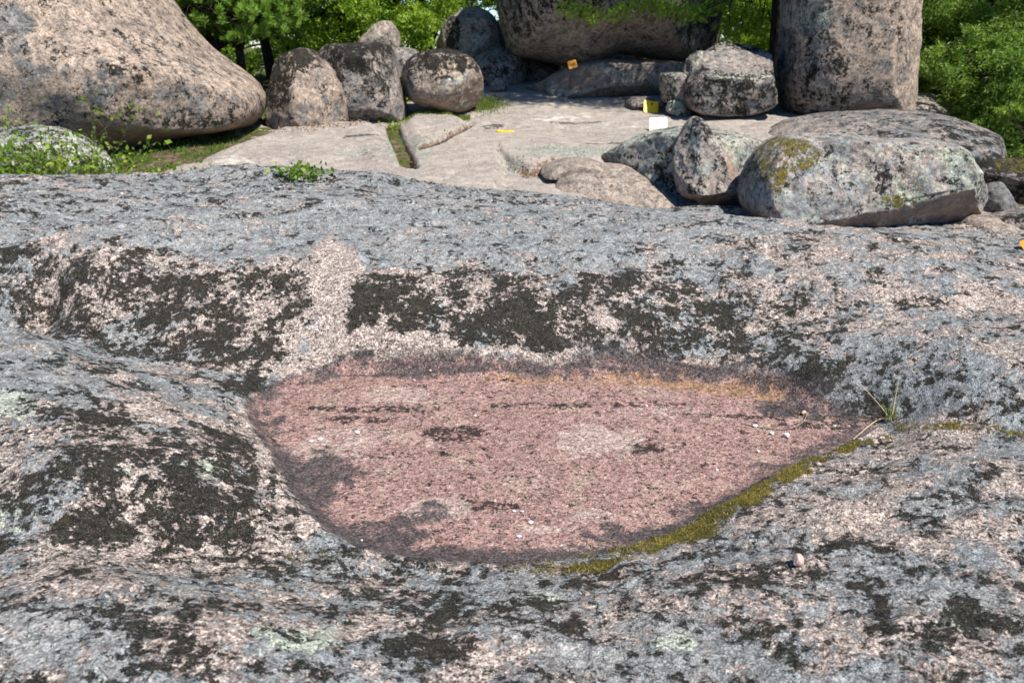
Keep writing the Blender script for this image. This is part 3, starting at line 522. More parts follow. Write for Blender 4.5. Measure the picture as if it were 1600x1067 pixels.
# thin slabs under the ledge
boulder('slab_rock', 'broad low slab of pale rock spilling towards the grey rocks, below the lens-shaped slab', [(866,300),(890,276),(940,266),(985,268),(1020,288),(1060,310),(1090,335),(1000,350),(880,335)], 8.9, .32, M_C, sub=6, a=.85, seed=109, amp=.01, fac=0, base=(.12,.2,.3,0), bare=.6, lean=1.6, cat='rock')
boulder('rock', 'shadowed rock seen through the dark slot beneath the overhanging boulder', [(860,130),(870,96),(900,70),(980,55),(1080,60),(1130,90),(1130,130),(1000,140)], 18.2, .5, M_C, sub=5, seed=110, base=(.5,.4,.1,0), cat='rock')
boulder('slab_rock', 'lens-shaped flat slab lying under the lichened ledge', [(842,270),(858,258),(890,251),(925,252),(950,262),(955,274),(920,278),(870,277)], 9.35, .40, M_C, sub=5, a=.9, seed=107, amp=.01, base=(.1,.25,.3,0), bare=.3, lean=1.2, cat='rock')
# ================================================================== FOLIAGE
def tube(pts, rad, n=6):
    pts = np.asarray(pts, float); rad = np.asarray(rad, float); T = np.gradient(pts, axis=0); T /= np.linalg.norm(T, axis=1)[:, None] + 1e-9
    up = np.where(np.abs(T[:, 2:3]) > .9, [[1., 0, 0]], [[0., 0, 1]]); A = np.cross(T, up); A /= np.linalg.norm(A, axis=1)[:, None] + 1e-9; B = np.cross(T, A)
    an = np.linspace(0, 2 * np.pi, n, endpoint=False)
    V = pts[:, None] + rad[:, None, None] * (np.cos(an)[None, :, None] * A[:, None] + np.sin(an)[None, :, None] * B[:, None])
    i = np.arange(len(pts) * n).reshape(-1, n); j = np.roll(i, -1, 1)
    return V.reshape(-1, 3), np.stack([i[:-1], j[:-1], j[1:], i[1:]], -1).reshape(-1, 4)
class Bag:
    def __init__(s): s.V = []; s.F = []; s.n = 0
    def add(s, V, Fq): s.V.append(V); s.F.append(Fq + s.n); s.n += len(V)
    def mesh(s, name, smooth=True): return mesh_np(name, np.concatenate(s.V), np.concatenate(s.F), smooth)
def leaves(P, size, rng, droop=0., wid=.5, outw=None, jit=1.):
    """one folded leaf blade per point"""
    n = len(P); d = rng.normal(size=(n, 3)) * jit
    if outw is not None: d = d + outw
    d[:, 2] -= droop; d /= np.linalg.norm(d, axis=1)[:, None]; q = rng.normal(size=(n, 3)); q = q - (q * d).sum(1)[:, None] * d; q /= np.linalg.norm(q, axis=1)[:, None]
    sz = size * rng.uniform(.6, 1.25, n)[:, None]; nn = np.cross(d, q)
    V = np.stack([P, P + d * sz * .45 + q * sz * wid * .5 + nn * sz * .06, P + d * sz, P + d * sz * .45 - q * sz * wid * .5 + nn * sz * .06], 1).reshape(-1, 3)
    return V, np.arange(4 * n).reshape(-1, 4)
def leaf_mesh(name, P, size, rng, tint=None, **kw):
    V, Fq = leaves(P, size, rng, **kw); me = mesh_np(name, V, Fq, False)
    r = np.repeat(rng.random(len(P)), 4); t = np.repeat(tint if tint is not None else np.zeros(len(P)), 4)
    colattr(me, 'LV', np.stack([r, t, r * 0, r * 0 + 1], -1)); return me
def leaf_mat(name, c0, c1, c2, tr=.45):
    N = NT(name); r, t, _, _ = N.attr('LV'); col = N.ramp(r, [(0, c0), (.55, c1), (1, c2)]); col = N.mix(t, col, c2)
    b = N.n('ShaderNodeBsdfPrincipled'); N.put(b.inputs['Base Color'], col); b.inputs['Roughness'].default_value = .55; b.inputs['Specular IOR Level'].default_value = .35
    tl = N.n('ShaderNodeBsdfTranslucent'); N.put(tl.inputs[0], N.mix(1., col, (1.35, 1.3, .55), 'MULTIPLY')); mx = N.n('ShaderNodeMixShader'); mx.inputs[0].default_value = tr
    N.t.links.new(b.outputs[0], mx.inputs[1]); N.t.links.new(tl.outputs[0], mx.inputs[2]); o = N.n('ShaderNodeOutputMaterial'); N.t.links.new(mx.outputs[0], o.inputs[0]); return N.m
def bark_mat(name, c0, c1, sc=30):
    N = NT(name); co = N.coord(); mp = N.n('ShaderNodeMapping'); N.put(mp.inputs[0], co); mp.inputs['Scale'].default_value = (1, 1, .25)
    n = N.noise(mp.outputs[0], sc, 6, .7); return N.finish(N.mix(N.step(n, .38, .62), c0, c1), .95, N.mul(n, .03), 1., .1)
L_DEC = leaf_mat('broad_leaf', (.09, .17, .016), (.16, .29, .026), (.32, .44, .05), .5)
L_ASH = leaf_mat('ash_leaf', (.075, .145, .025), (.13, .235, .04), (.26, .37, .065), .45)
L_PINE = leaf_mat('pine_needle', (.10, .20, .028), (.20, .36, .05), (.36, .52, .10), .4)
L_BUSH = leaf_mat('bramble_leaf', (.07, .14, .012), (.14, .24, .02), (.30, .38, .04), .4)
L_DRY = leaf_mat('dry_grass', (.30, .24, .10), (.45, .37, .18), (.62, .55, .33), .2)
L_GRASS = leaf_mat('grass_blade', (.05, .10, .012), (.10, .17, .02), (.22, .26, .05), .35)
BARK = bark_mat('dark_bark', (.018, .014, .011), (.07, .056, .045)); TWIG = bark_mat('twig_bark', (.09, .065, .05), (.22, .17, .13), 60)
def limb(rng, a, b, r0, r1, n=9, wob=.12):
    a = np.asarray(a, float); b = np.asarray(b, float); t = np.linspace(0, 1, n)[:, None]; L = np.linalg.norm(b - a)
    off = np.cumsum(rng.normal(size=(n, 3)), 0) * L * wob / 4; off -= off[0] * (1 - t) + off[-1] * t; off[:, 2] += (np.sin(t[:, 0] * np.pi) * L * .06)
    return a + (b - a) * t + off, r0 + (r1 - r0) * t[:, 0] ** .8
def tree_meshes(seed, H, crown, kind='broad', nclump=70, per=420, lsz=.10, trunk_r=.16, csz=.75, lean=(0, 0)):
    """crown: list of (centre xyz, radii xyz) relative to the foot; returns (trunk mesh, crown mesh) at the origin"""
    rng = np.random.default_rng(seed); B = Bag(); top = np.array([lean[0], lean[1], H])
    tp, trr = limb(rng, (0, 0, -.3), top, trunk_r, trunk_r * .15, 14, .10); B.add(*tube(tp, trr, 9)); C = []
    for k in range(nclump):
        c, rd = crown[k % len(crown)]; d = rng.normal(size=3); d /= np.linalg.norm(d); C.append(np.array(c) + d * np.array(rd) * rng.uniform(.35, 1.) ** .6)
    C = np.array(C)
    for c in C[::1 if kind == 'pine' else 2]:
        i = int(np.clip(np.searchsorted(tp[:, 2], c[2] - .35 * np.hypot(c[0], c[1])), 2, 12)); l, r = limb(rng, tp[i], c, trr[i] * .45, .008, 8, .2); B.add(*tube(l, r, 5))
        for q in range(2 if kind != 'pine' else 3):
            e = c + rng.normal(size=3) * csz * .5; l2, r2 = limb(rng, l[5], e, .014, .004, 5, .2); B.add(*tube(l2, r2, 4))
    if kind == 'pine':
        P, Dv = [], []
        for c in C:
            for s in range(5):
                tip = c + rng.normal(size=3) * csz * .45 * [1, 1, .5]; ax = rng.normal(size=3) * .5 + [0, 0, .7]; ax /= np.linalg.norm(ax)
                m = per // 5; t = rng.uniform(0, .16, m)[:, None]; d = rng.normal(size=(m, 3)); d /= np.linalg.norm(d, axis=1)[:, None]; P.append(tip + ax * t); Dv.append(d * .8 + ax * .75)
        P = np.concatenate(P); Dv = np.concatenate(Dv) * 3; cm = leaf_mesh('needles', P, lsz, rng, tint=np.clip(rng.normal(.1, .15, len(P)), 0, .6), outw=Dv, jit=.3, wid=.13)
    else:
        tt = np.repeat(np.clip(rng.normal(.12, .22, len(C)), 0, .8), per); s = csz * rng.uniform(.5, 1.15, len(C))
        dv = rng.normal(size=(len(C), per, 3)); dv /= np.linalg.norm(dv, axis=2)[..., None]; rad = rng.random((len(C), per, 1)) ** .55
        # sprays: leaves gather along twigs within each clump
        tw = rng.normal(size=(len(C), 22, 3)); tw /= np.linalg.norm(tw, axis=2)[..., None]; pick = rng.integers(0, 22, (len(C), per)); tdir = np.take_along_axis(tw, pick[..., None], 1)
        P = C[:, None] + s[:, None, None] * rad * (tdir * .92 + dv * .2) * [1, 1, .62]; cm = leaf_mesh('leaves', P.reshape(-1, 3), lsz, rng, tint=tt, droop=.35, wid=.5 if kind == 'broad' else .34)
    return B.mesh('trunk'), cm
def place_tree(name, label, loc, meshes, mats, group=None, rot=0, sc=1.):
    root = empty(name, loc, label, 'tree', group); root.rotation_euler = (0, 0, rot); root.scale = (sc,) * 3
    for nm, me, mt in zip(('trunk', 'crown'), meshes, mats):
        if not me.materials: me.materials.append(mt)
        o = bpy.data.objects.new(nm, me); COL.objects.link(o); o.parent = root
    return root
BR = tree_meshes(3, 6.5, [((0, 0, 4.2), (2.2, 2.2, 1.9)), ((.6, -.4, 2.6), (1.9, 1.9, 1.3)), ((-.8, .3, 1.8), (1.7, 1.6, 1.1))], nclump=110, per=460, lsz=.085, csz=.62)
BR2 = tree_meshes(5, 5.0, [((0, 0, 2.4), (1.8, 1.6, 1.5)), ((.2, -.4, 1.2), (1.7, 1.4, .9))], nclump=95, per=420, lsz=.08, trunk_r=.09, csz=.52)
AS = tree_meshes(8, 8.0, [((0, 0, 5.0), (2.8, 2.4, 2.2)), ((.3, -.5, 2.8), (2.7, 2.2, 1.5)), ((-.2, -.3, .9), (2.6, 2.0, 1.0))], kind='ash', nclump=190, per=420, lsz=.085, csz=.62)
AS2 = tree_meshes(9, 7.0, [((0, 0, 4.4), (2.4, 2.2, 1.9)), ((-.4, -.5, 2.2), (2.3, 2.0, 1.5)), ((.2, -.3, .6), (2.4, 1.8, .8))], kind='ash', nclump=170, per=420, lsz=.075, csz=.55)
PN = tree_meshes(11, 7.0, [((0, 0, 3.6), (2.0, 1.9, 1.7)), ((.5, -.2, 2.2), (1.7, 1.6, .9))], kind='pine', nclump=120, per=420, lsz=.15, trunk_r=.13, csz=.55)
PN2 = tree_meshes(12, 9.5, [((0, 0, 6.6), (2.4, 2.2, 1.7)), ((.4, 0, 4.5), (1.8, 1.6, .6))], kind='pine', nclump=90, per=420, lsz=.13, trunk_r=.17, csz=.55)
def gx(px, y): return (px - 800) / F * (y * CP + .5) 
def tz(x, y): return float(soil_h(np.array([[x, y]]))[0])
def T(kind, px, y, ms, mats, label, group=None, rot=0, sc=1., dz=0):
    x = gx(px, y); return place_tree(kind, label, (x, y, tz(x, y) + dz), ms, mats, group, rot, sc)
SH = tree_meshes(15, 1.6, [((0, 0, .75), (1.2, .8, .8))], kind='ash', nclump=60, per=380, lsz=.07, trunk_r=.03, csz=.36); G_S = 'shrubs at the edge of the wood'
G_L = 'leafy trees behind the boulders'; G_R = 'trees of the wood on the right'; G_P = 'pines behind the boulders'
T('pine_tree', 335, 14.4, PN, (BARK, L_PINE), 'bushy pine with fluffy needle clumps leaning over the right shoulder of the huge left boulder', G_P, 1.0, .85, -.3)
T('pine_tree', 395, 14.0, PN, (BARK, L_PINE), 'small bushy pine right behind the tip of the huge left boulder', G_P, 5.2, .62)
T('pine_tree', 425, 16.6, PN, (BARK, L_PINE), 'bushy pine behind the egg-shaped dark-capped boulder', G_P, 2.7, .85, -.2)
T('pine_tree', 664, 19.5, PN2, (BARK, L_PINE), 'tall pine with a bare dark trunk standing above the round black-capped boulder', G_P, .4, .9, .6)
T('pine_tree', 690, 20.5, PN2, (BARK, L_PINE), 'thinner bare-trunked pine just right of the tall one, against the sky gap', G_P, 2.2, .75, .6)
T('broadleaf_tree', 530, 16.6, BR2, (BARK, L_DEC), 'bright green leafy tree directly above the egg-shaped and flat-topped boulders', G_L, .3, 1.1)
T('broadleaf_tree', 610, 19.6, BR, (BARK, L_DEC), 'dense leafy tree behind the small pale pointed boulder', G_L, 1.9, .95)
T('broadleaf_tree', 440, 20.5, BR, (BARK, L_DEC), 'dark leafy tree deep behind the left pines', G_L, 3.3, 1.05)
T('broadleaf_tree', 300, 19.0, BR, (BARK, L_DEC), 'leafy tree rising behind the huge left boulder', G_L, 4.4, 1.1)
T('broadleaf_tree', 760, 24.5, BR2, (BARK, L_DEC), 'low leafy tree behind the rounded tan boulder', G_L, 2.0, 1.0)
T('broadleaf_tree', 850, 22.5, BR2, (BARK, L_DEC), 'low leafy tree hidden behind the overhanging boulder, seen through the gap below it', G_L, 5.0, .9, .3)
T('broadleaf_tree', 1150, 19.0, BR2, (BARK, L_ASH), 'leafy tree in the gap between the overhanging boulder and the pillar boulder', G_L, 1.3, .8)
T('broadleaf_tree', 1230, 21.0, BR, (BARK, L_ASH), 'leafy tree behind the pillar boulder', G_L, 2.6, .9)
T('ash_tree', 1500, 15.6, AS2, (BARK, L_ASH), 'light green tree just right of the pillar boulder', G_R, .2, .95)
T('ash_tree', 1620, 14.6, AS, (BARK, L_ASH), 'full light green tree at the right edge of the wood', G_R, 1.5, .85)
T('ash_tree', 1470, 21.5, AS, (BARK, L_ASH), 'tree deeper in the wood behind the light green one beside the pillar boulder', G_R, 2.9, 1.0)
T('ash_tree', 1580, 22.5, AS, (BARK, L_ASH), 'tall tree deep in the wood at the right', G_R, 4.4, 1.05)
T('ash_tree', 1560, 18.4, AS2, (BARK, L_ASH), 'tree of the wood between the two light green front ones', G_R, 5.6, 1.0)
T('shrub', 1540, 13.2, SH, (BARK, L_ASH), 'leafy shrub right behind the far end of the whaleback rock', G_S, .6, 1.0, .1)['category'] = 'shrub'
T('shrub', 1640, 12.4, SH, (BARK, L_ASH), 'leafy shrub behind the dark moss-topped rock at the right edge', G_S, 2.6, 1.0, .1)['category'] = 'shrub'
T('shrub', 1470, 15.0, SH, (BARK, L_ASH), 'leafy shrub in the shade behind the right edge of the pillar boulder', G_S, 4.6, 1.1)['category'] = 'shrub'
for k, (px, y, r, s) in enumerate([(180, 27, .5, 1.2), (360, 28, 1.2, 1.15), (520, 29, 2.2, 1.2), (1010, 30, 3.1, 1.2), (1300, 28, 4.0, 1.2), (1460, 30, 5.0, 1.4), (1620, 29, .2, 1.4)]):
    T('broadleaf_tree', px, y, BR if k % 2 else AS, (BARK, L_DEC if k % 2 else L_ASH), ['distant tree seen over the shoulder of the huge left boulder', 'distant tree behind the bushy left pine', 'distant tree behind the egg-shaped boulder and the bright leafy tree', 'distant tree behind the massive overhanging boulder', 'distant tree directly behind the pillar boulder', 'distant tree deepest in the wood beside the pillar boulder', 'distant tree deepest in the wood at the right edge'][k], 'distant background trees', r, s)
# the tree whose boughs hang over the overhanging boulder
rng = np.random.default_rng(77); B = Bag(); root = empty('oak_tree', (4.75, 15.4, .75), 'dark-trunked leafy tree by the pillar boulder with boughs hanging over the massive overhanging boulder', 'tree')
tp, trr = limb(rng, (4.75, 15.4, .3), (4.6, 14.6, 8.6), .20, .09, 14, .08); B.add(*tube(tp, trr, 10)); C = []
for k in range(95):
    d = rng.normal(size=3); d /= np.linalg.norm(d); C.append(np.array((4.5, 11.9, 7.9)) + d * np.array((2.7, 1.6, 1.5)) * rng.uniform(.5, 1) ** .6)
hang = [(895, 12, 13.6), (925, 22, 13.5), (968, 18, 13.4), (1000, 2, 13.6), (1030, 8, 13.6), (1060, 16, 13.5), (1085, 22, 13.6), (1110, 8, 13.8), (1140, 40, 15.2), (1165, 20, 15.0), (1130, 6, 15.2), (1190, 40, 15.6), (1150, 60, 16.0)]
for a, b, y in hang: C.append(Py(a, b, y))
PL = []; TT = []
for c in C:
    i = int(rng.integers(6, 12)); l, r = limb(rng, tp[i], c, .05, .008, 10, .15); B.add(*tube(l, r, 5)); hg = c[2] < 3.0
    for q in range(4):
        e = c + rng.normal(size=3) * .22; l2, r2 = limb(rng, l[7], e, .012, .003, 5, .2); B.add(*tube(l2, r2, 4))
    m = 130 if hg else 340; s = .26 if hg else .6; dv = rng.normal(size=(m, 3)); dv /= np.linalg.norm(dv, axis=1)[:, None]; PL.append(c + dv * s * rng.random((m, 1)) ** .5 * [1, 1, .6]); TT.append(np.full(m, .3 if hg else .1))
part('trunk', B.mesh('trunk'), BARK, root); PL = np.concatenate(PL); part('crown', leaf_mesh('leaves', PL, .085, rng, tint=np.concatenate(TT), droop=.4), L_DEC, root)
# ================================================================== PLANTS, LOOSE STONES, PLAQUES
def bramble(label, spots, seed, lsz=.05, stems=14, H=.5, spread=.35, per=26, tall=0, name='bramble_bush', cat='bush', mat=None, rad=.0035):
    rng = np.random.default_rng(seed); c = np.mean([s[:3] for s in spots], 0); root = empty(name, tuple(c), label, cat); B = Bag(); P = []
    for s in spots:
        s = np.array(s[:3])
        for k in range(stems):
            b = s + rng.normal(size=3) * [spread * .5, spread * .35, 0]; hh = H * rng.uniform(.45, 1.1) * (1.55 if k < tall else 1)
            t = b + np.array([rng.normal() * spread, rng.normal() * spread * .6, hh]); l, r = limb(rng, b, t, rad, rad * .35, 10, .22); B.add(*tube(l, r, 5))
            if k < tall:
                for q in range(4):
                    i = int(rng.integers(4, 9)); e = l[i] + rng.normal(size=3) * [.13, .1, .08] + [0, 0, .07]; l2, r2 = limb(rng, l[i], e, rad * .6, rad * .25, 5, .3); B.add(*tube(l2, r2, 4)); P.append(l2[2:] + rng.normal(size=(3, 3)) * .012)
            m = 2 * per if k >= tall else per // 2; ii = rng.integers(1, 10, m); P.append(l[ii] + rng.normal(size=(m, 3)) * [.055, .055, .035])
    part('stems', B.mesh('stems'), TWIG, root); P = np.concatenate(P); part('leaves', leaf_mesh('leaves', P, lsz, rng, wid=.72, outw=np.array([0, -.3, .55])), mat or L_BUSH, root); return root
def gp(px, y, dz=0.):
    x = gx(px, y); return (x, y, float(soil_h(np.array([[x, y]]))[0]) + dz)
bramble('low leafy bramble at the left edge in front of the white-lichened rock', [gp(10, 7.95), gp(45, 7.8), gp(75, 8.0)], 1, H=.60, stems=16, tall=3)
bramble('bramble with tall twiggy shoots in front of the brown underside of the huge boulder', [gp(110, 7.9), gp(150, 8.0), gp(175, 7.8)], 2, H=.60, stems=13, tall=6, per=18)
bramble('small bramble patch at the right end of the hedge, beside the turf', [gp(205, 7.9), gp(235, 8.0)], 3, H=.38, stems=12, tall=1, per=20)
h = hit_fg(455, 274); h2 = hit_fg(482, 278)
bramble('small green sprig growing in a hollow on top of the basin rock', [h, h2], 5, lsz=.045, H=.05, spread=.09, stems=9, per=6, name='rock_plant', cat='plant', rad=.002)
q = hit_bed(612, 203); bramble('leafy plant rooted in the crack between the two bedrock slabs', [q - [0, 0, .1]], 6, lsz=.06, H=.18, spread=.10, stems=16, per=10, name='crevice_plant', cat='plant')
q = hit_bed(632, 160); bramble('small green plant in the gap left of the round black-capped boulder', [q + [0, .12, 0]], 8, lsz=.07, H=.28, spread=.1, stems=12, per=12, name='crevice_plant', cat='plant')
q = hit_bed(1056, 172); bramble('small weed sprouting between the yellow plaque and the square-cut boulder', [q], 7, lsz=.05, H=.16, spread=.05, stems=9, per=10, name='weed', cat='plant')
q = gp(1575, 9.6, .5); bramble('small leafy plant on the far side of the dark moss-topped rock', [q], 14, lsz=.06, H=.3, spread=.15, stems=12, per=14, name='weed', cat='plant')
def blades(P, hgt, wid, rng, lean=.35, seg=3, fix=None):
    n = len(P); a = rng.uniform(0, 2 * np.pi, n); ln = np.abs(rng.normal(0, lean, n)); d = np.c_[np.cos(a) * ln, np.sin(a) * ln, np.ones(n)]
    if fix is not None: d = fix
    side = np.c_[-np.sin(a), np.cos(a), np.zeros(n)]; hh = hgt * rng.uniform(.5, 1.2, n); V = []
    for k in range(seg + 1):
        t = k / seg; bend = np.c_[d[:, 0] * t * t * 1.3, d[:, 1] * t * t * 1.3, d[:, 2] * (t - .25 * t * t * ln)]; c = P + bend * hh[:, None]; w = wid * (1 - .92 * t)
        V += [c - side * w, c + side * w]
    V = np.stack(V, 1); m = V.shape[1]; i = (np.arange(n) * m)[:, None]
    Fq = np.concatenate([i + np.array([[2 * k, 2 * k + 1, 2 * k + 3, 2 * k + 2]]) for k in range(seg)]); return V.reshape(-1, 3), Fq, m
def grass_obj(name, P, hgt, wid, rng, mat, **kw):
    V, Fq, m = blades(P, hgt, wid, rng, **kw); me = mesh_np(name, V, Fq, False); r = np.repeat(rng.random(len(P)), m); colattr(me, 'LV', np.stack([r, r * 0, r * 0, r * 0 + 1], -1)); return me
rng = np.random.default_rng(91)
# turf in the hollow under the huge left boulder
n = 26000; PT = np.c_[rng.uniform(-6.5, -1.6, n), rng.uniform(8.0, 13.2, n)]
keep = (soil_h(PT) > bed_h(PT) + .0) & (fbm(np.c_[PT, PT[:, 0] * 0] * 1.3, 3, 88) > -.22); PT = PT[keep]
tag(obj('turf_grass', grass_obj('turf', np.c_[PT, soil_h(PT)], .055, .004, rng, L_GRASS, lean=.8), L_GRASS), 'short grass and weeds in the shady hollow under the huge left boulder', 'grass', kind='stuff')
q0 = hit_bed(757, 163); n = 3000; PT = np.c_[q0[0] + rng.normal(size=n) * .16, q0[1] + rng.normal(size=n) * .3]; tag(obj('turf_grass', grass_obj('turf2', np.c_[PT, bed_h(PT) - .005], .06, .004, rng, L_GRASS, lean=.7), L_GRASS), 'small bright turf patch at the right foot of the round black-capped boulder', 'grass', kind='stuff')
q0 = hit_bed(690, 178); n = 3000; PT = np.c_[q0[0] + rng.uniform(-.55, .4, n), q0[1] + .1 + rng.normal(size=n) * .12]; tag(obj('turf_grass', grass_obj('turf3', np.c_[PT, bed_h(PT) - .01], .05, .004, rng, L_GRASS, lean=.7), L_GRASS), 'thin strip of low grass in front of the round black-capped boulder', 'grass', kind='stuff')
# grass clump at the foot of the triangular rock
q0 = Py(1085, 322, 8.15); root = empty('grass_clump', (q0[0], q0[1], float(bed_h(np.array([q0[:2]]))[0])), 'green grass clump at the foot of the sharp triangular rock', 'grass')
n = 420; PT = np.c_[q0[0] + rng.normal(size=n) * .15, q0[1] + rng.normal(size=n) * .09]; me = grass_obj('blades', np.c_[PT, bed_h(PT) - .02], .19, .0035, rng, L_GRASS, lean=.5, seg=4); part('grass_blades', me, L_GRASS, root)
# dry tuft at the right tip of the basin
q0 = hit_fg(1392, 655); root = empty('grass_tuft', tuple(q0), 'small tuft of dry stalks and green blades at the right tip of the basin', 'grass')
n = 46; PT = q0 + np.c_[rng.normal(size=n) * .013, rng.normal(size=n) * .010, np.zeros(n)]; part('green_blades', grass_obj('g', PT, .085, .0016, rng, L_GRASS, lean=.55, seg=4), L_GRASS, root)
n = 26; PT = q0 + np.c_[rng.normal(size=n) * .02, rng.normal(size=n) * .014, np.zeros(n)]; part('dry_blades', grass_obj('d', PT, .06, .0016, rng, L_DRY, lean=.9, seg=4), L_DRY, root)
STRAW = leaf_mat('straw', (.52, .43, .22), (.62, .54, .31), (.70, .63, .42), .1)
def stalk(pp, r0, r1, name='stalk', rt=root, lift=0.):
    l = smooth_open(np.array(pp), 6); V, Fq = tube(l, np.linspace(r0, r1, len(l)), 6); me = mesh_np(name, V, Fq); colattr(me, 'LV', np.tile([.5, 0, 0, 1], (len(V), 1))); part(name, me, STRAW, rt)
def smooth_open(p, n):
    t = np.arange(len(p)); tt = np.linspace(0, len(p) - 1, n * (len(p) - 1) + 1); out = []
    for u in tt:
        i = min(int(u), len(p) - 2); f = u - i; p0, p1, p2, p3 = p[max(i - 1, 0)], p[i], p[i + 1], p[min(i + 2, len(p) - 1)]
        out.append(.5 * (2 * p1 + (p2 - p0) * f + (2 * p0 - 5 * p1 + 4 * p2 - p3) * f * f + (3 * p1 - p0 - 3 * p2 + p3) * f ** 3))
    return np.array(out)
stalk([q0, Py(1397, 630, q0[1]), Py(1403, 597, q0[1] - .01)], .0048, .002)
stalk([q0 + [-.01, 0, .01], Py(1372, 630, q0[1]), Py(1342, 597, q0[1] + .02)], .0024, .001)
stalk([q0 + [-.01, -.01, .012], hit_fg(1368, 662) + [0, 0, .014], hit_fg(1332, 689) + [0, 0, .006]], .003, .0014)
stalk([q0 + [.01, 0, .005], Py(1425, 636, q0[1]), Py(1440, 628, q0[1])], .0012, .0005)
# twigs lying in the basin
def twig(label, pts, r0, r1):
    P = [hit_fg(*p[:2]) + np.array([0, 0, p[2] + r0]) for p in pts]; l = smooth_open(np.array(P), 8); V, Fq = tube(l, np.linspace(r0, r1, len(l)) * (1 + .12 * np.sin(np.arange(len(l)) * 1.7)), 7)
    tag(obj('twig', mesh_np('twig', V, Fq), PALE if 'bleached' in label else TWIG, origin=tuple(l[0])), label, 'twig')
PALE = bark_mat('bleached_wood', (.30, .23, .19), (.52, .44, .38), 80)
twig('thin curved bleached twig with its end lifting off the red basin floor', [(1158,662,.001),(1185,668,.001),(1215,672,.001),(1240,670,.004),(1254,662,.008),(1262,650,.014)], .0032, .0018)
twig('short hair-thin bleached twig on the dark stained near edge of the basin', [(996,786,.001),(1002,792,.002),(1008,801,.001)], .0014, .0008)
twig('short pale bleached twig on the left slope above the basin', [(363,642,.001),(374,648,.003),(385,652,.001)], .003, .0016)
def stone_mat(name, c0, c1):
    N = NT(name); co = N.coord(); return N.finish(N.mix(N.step(N.noise(co, 120, 5, .7), .4, .6), c0, c1), .8, N.mul(N.noise(co, 150, 4, .7), .003), 1., .3)
S_W = stone_mat('white_quartz', (.46, .42, .38), (.74, .70, .66)); S_O = stone_mat('orange_feldspar', (.36, .24, .14), (.58, .43, .28)); S_G = stone_mat('pale_blue_chip', (.36, .38, .44), (.62, .63, .68)); S_P = stone_mat('pink_granite_bit', (.36, .24, .20), (.60, .46, .38))
def pebble(label, px, py, wpx, flat, mat, seed, name='pebble', asp=1.2):
    rng = np.random.default_rng(seed); c = hit_fg(px, py); D, Fi = ico(3); w_ = wpx / F * np.linalg.norm(c - [0, 0, CAMZ]) / 2; V = D * [1, 1 / asp, flat]
    for k in range(7):
        n = rng.normal(size=3); n /= np.linalg.norm(n); dd = rng.uniform(.55, .85) * np.linalg.norm(n * [1, 1 / asp, flat]); s_ = V @ n - dd; V = V - n * np.maximum(s_, 0)[:, None]
    V = V * (1 + .06 * fbm(D * 2.2 + seed, 3, seed))[:, None]; a = rng.uniform(0, 3.1) * .5; R = np.array([[math.cos(a), -math.sin(a), 0], [math.sin(a), math.cos(a), 0], [0, 0, 1]]); V = (V @ R.T) * w_
    V[:, 2] -= V[:, 2].min() + .1 * w_ * flat; o = obj(name, mesh_np(name, V + c, Fi, False), mat, origin=tuple(c)); return tag(o, label, 'stone', 'loose stones in and around the basin')
for a in [('white angular pebble, largest on the right side of the red floor', 1228, 683, 11, .75, S_W, 1), ('orange-tinted pebble near the lifted end of the curved twig', 1256, 648, 9, .85, S_O, 2), ('white pebble at the left end of the curved twig', 1180, 667, 9, .6, S_W, 3),
    ('pale pebble between the curved twig and the largest white pebble', 1206, 679, 8, .7, S_W, 4), ('small pale pebble on the red floor below and left of the largest white one', 1184, 707, 7, .6, S_W, 5), ('tiny white crumb right of the curved twig', 1304, 667, 5, .6, S_W, 6),
    ('flat bluish-white chip near the front of the basin, rightmost of the close trio', 829, 817, 11, .3, S_G, 7), ('flat bluish-white chip, nearest to the front edge of the basin', 811, 839, 10, .35, S_G, 8), ('small bluish chip, left of a touching pair on the red floor', 803, 799, 7, .4, S_G, 9), ('small bluish chip, right of a touching pair on the red floor', 816, 800, 7, .4, S_G, 10),
    ('pale pinkish pebble behind the pair of small bluish chips', 773, 784, 8, .7, S_P, 11), ('flat pale chip on the left side of the red floor, left of two', 487, 690, 11, .3, S_G, 12), ('flat pale chip on the left side of the red floor, right of two', 501, 686, 10, .3, S_G, 13), ('white pebble behind the two flat chips on the left of the floor', 559, 677, 9, .6, S_W, 14),
    ('pale crumb at the far left of the red floor just below the orange stain', 647, 596, 7, .7, S_P, 15), ('pinkish pebble on the far side of the red floor', 672, 580, 6, .6, S_P, 16), ('small white bit in the middle of the red floor', 742, 650, 6, .5, S_W, 17), ('small tan pebble on the back of the red floor by the black streak', 1010, 634, 7, .6, S_P, 18),
    ('small white bit on the right half of the red floor', 1120, 735, 6, .6, S_W, 19), ('cream pebble on the dark stain at the front left of the basin', 565, 845, 5, .6, S_W, 20), ('pale crumb on the dark rim at the front right of the basin', 877, 853, 5, .6, S_W, 21)]: pebble(*a)
pebble('cream chunk of stone with a dark hollow sitting on the near lichened rock, lower right', 1246, 882, 20, 1.0, S_P, 33, 'stone_chunk', 1.1)['category'] = 'stone'
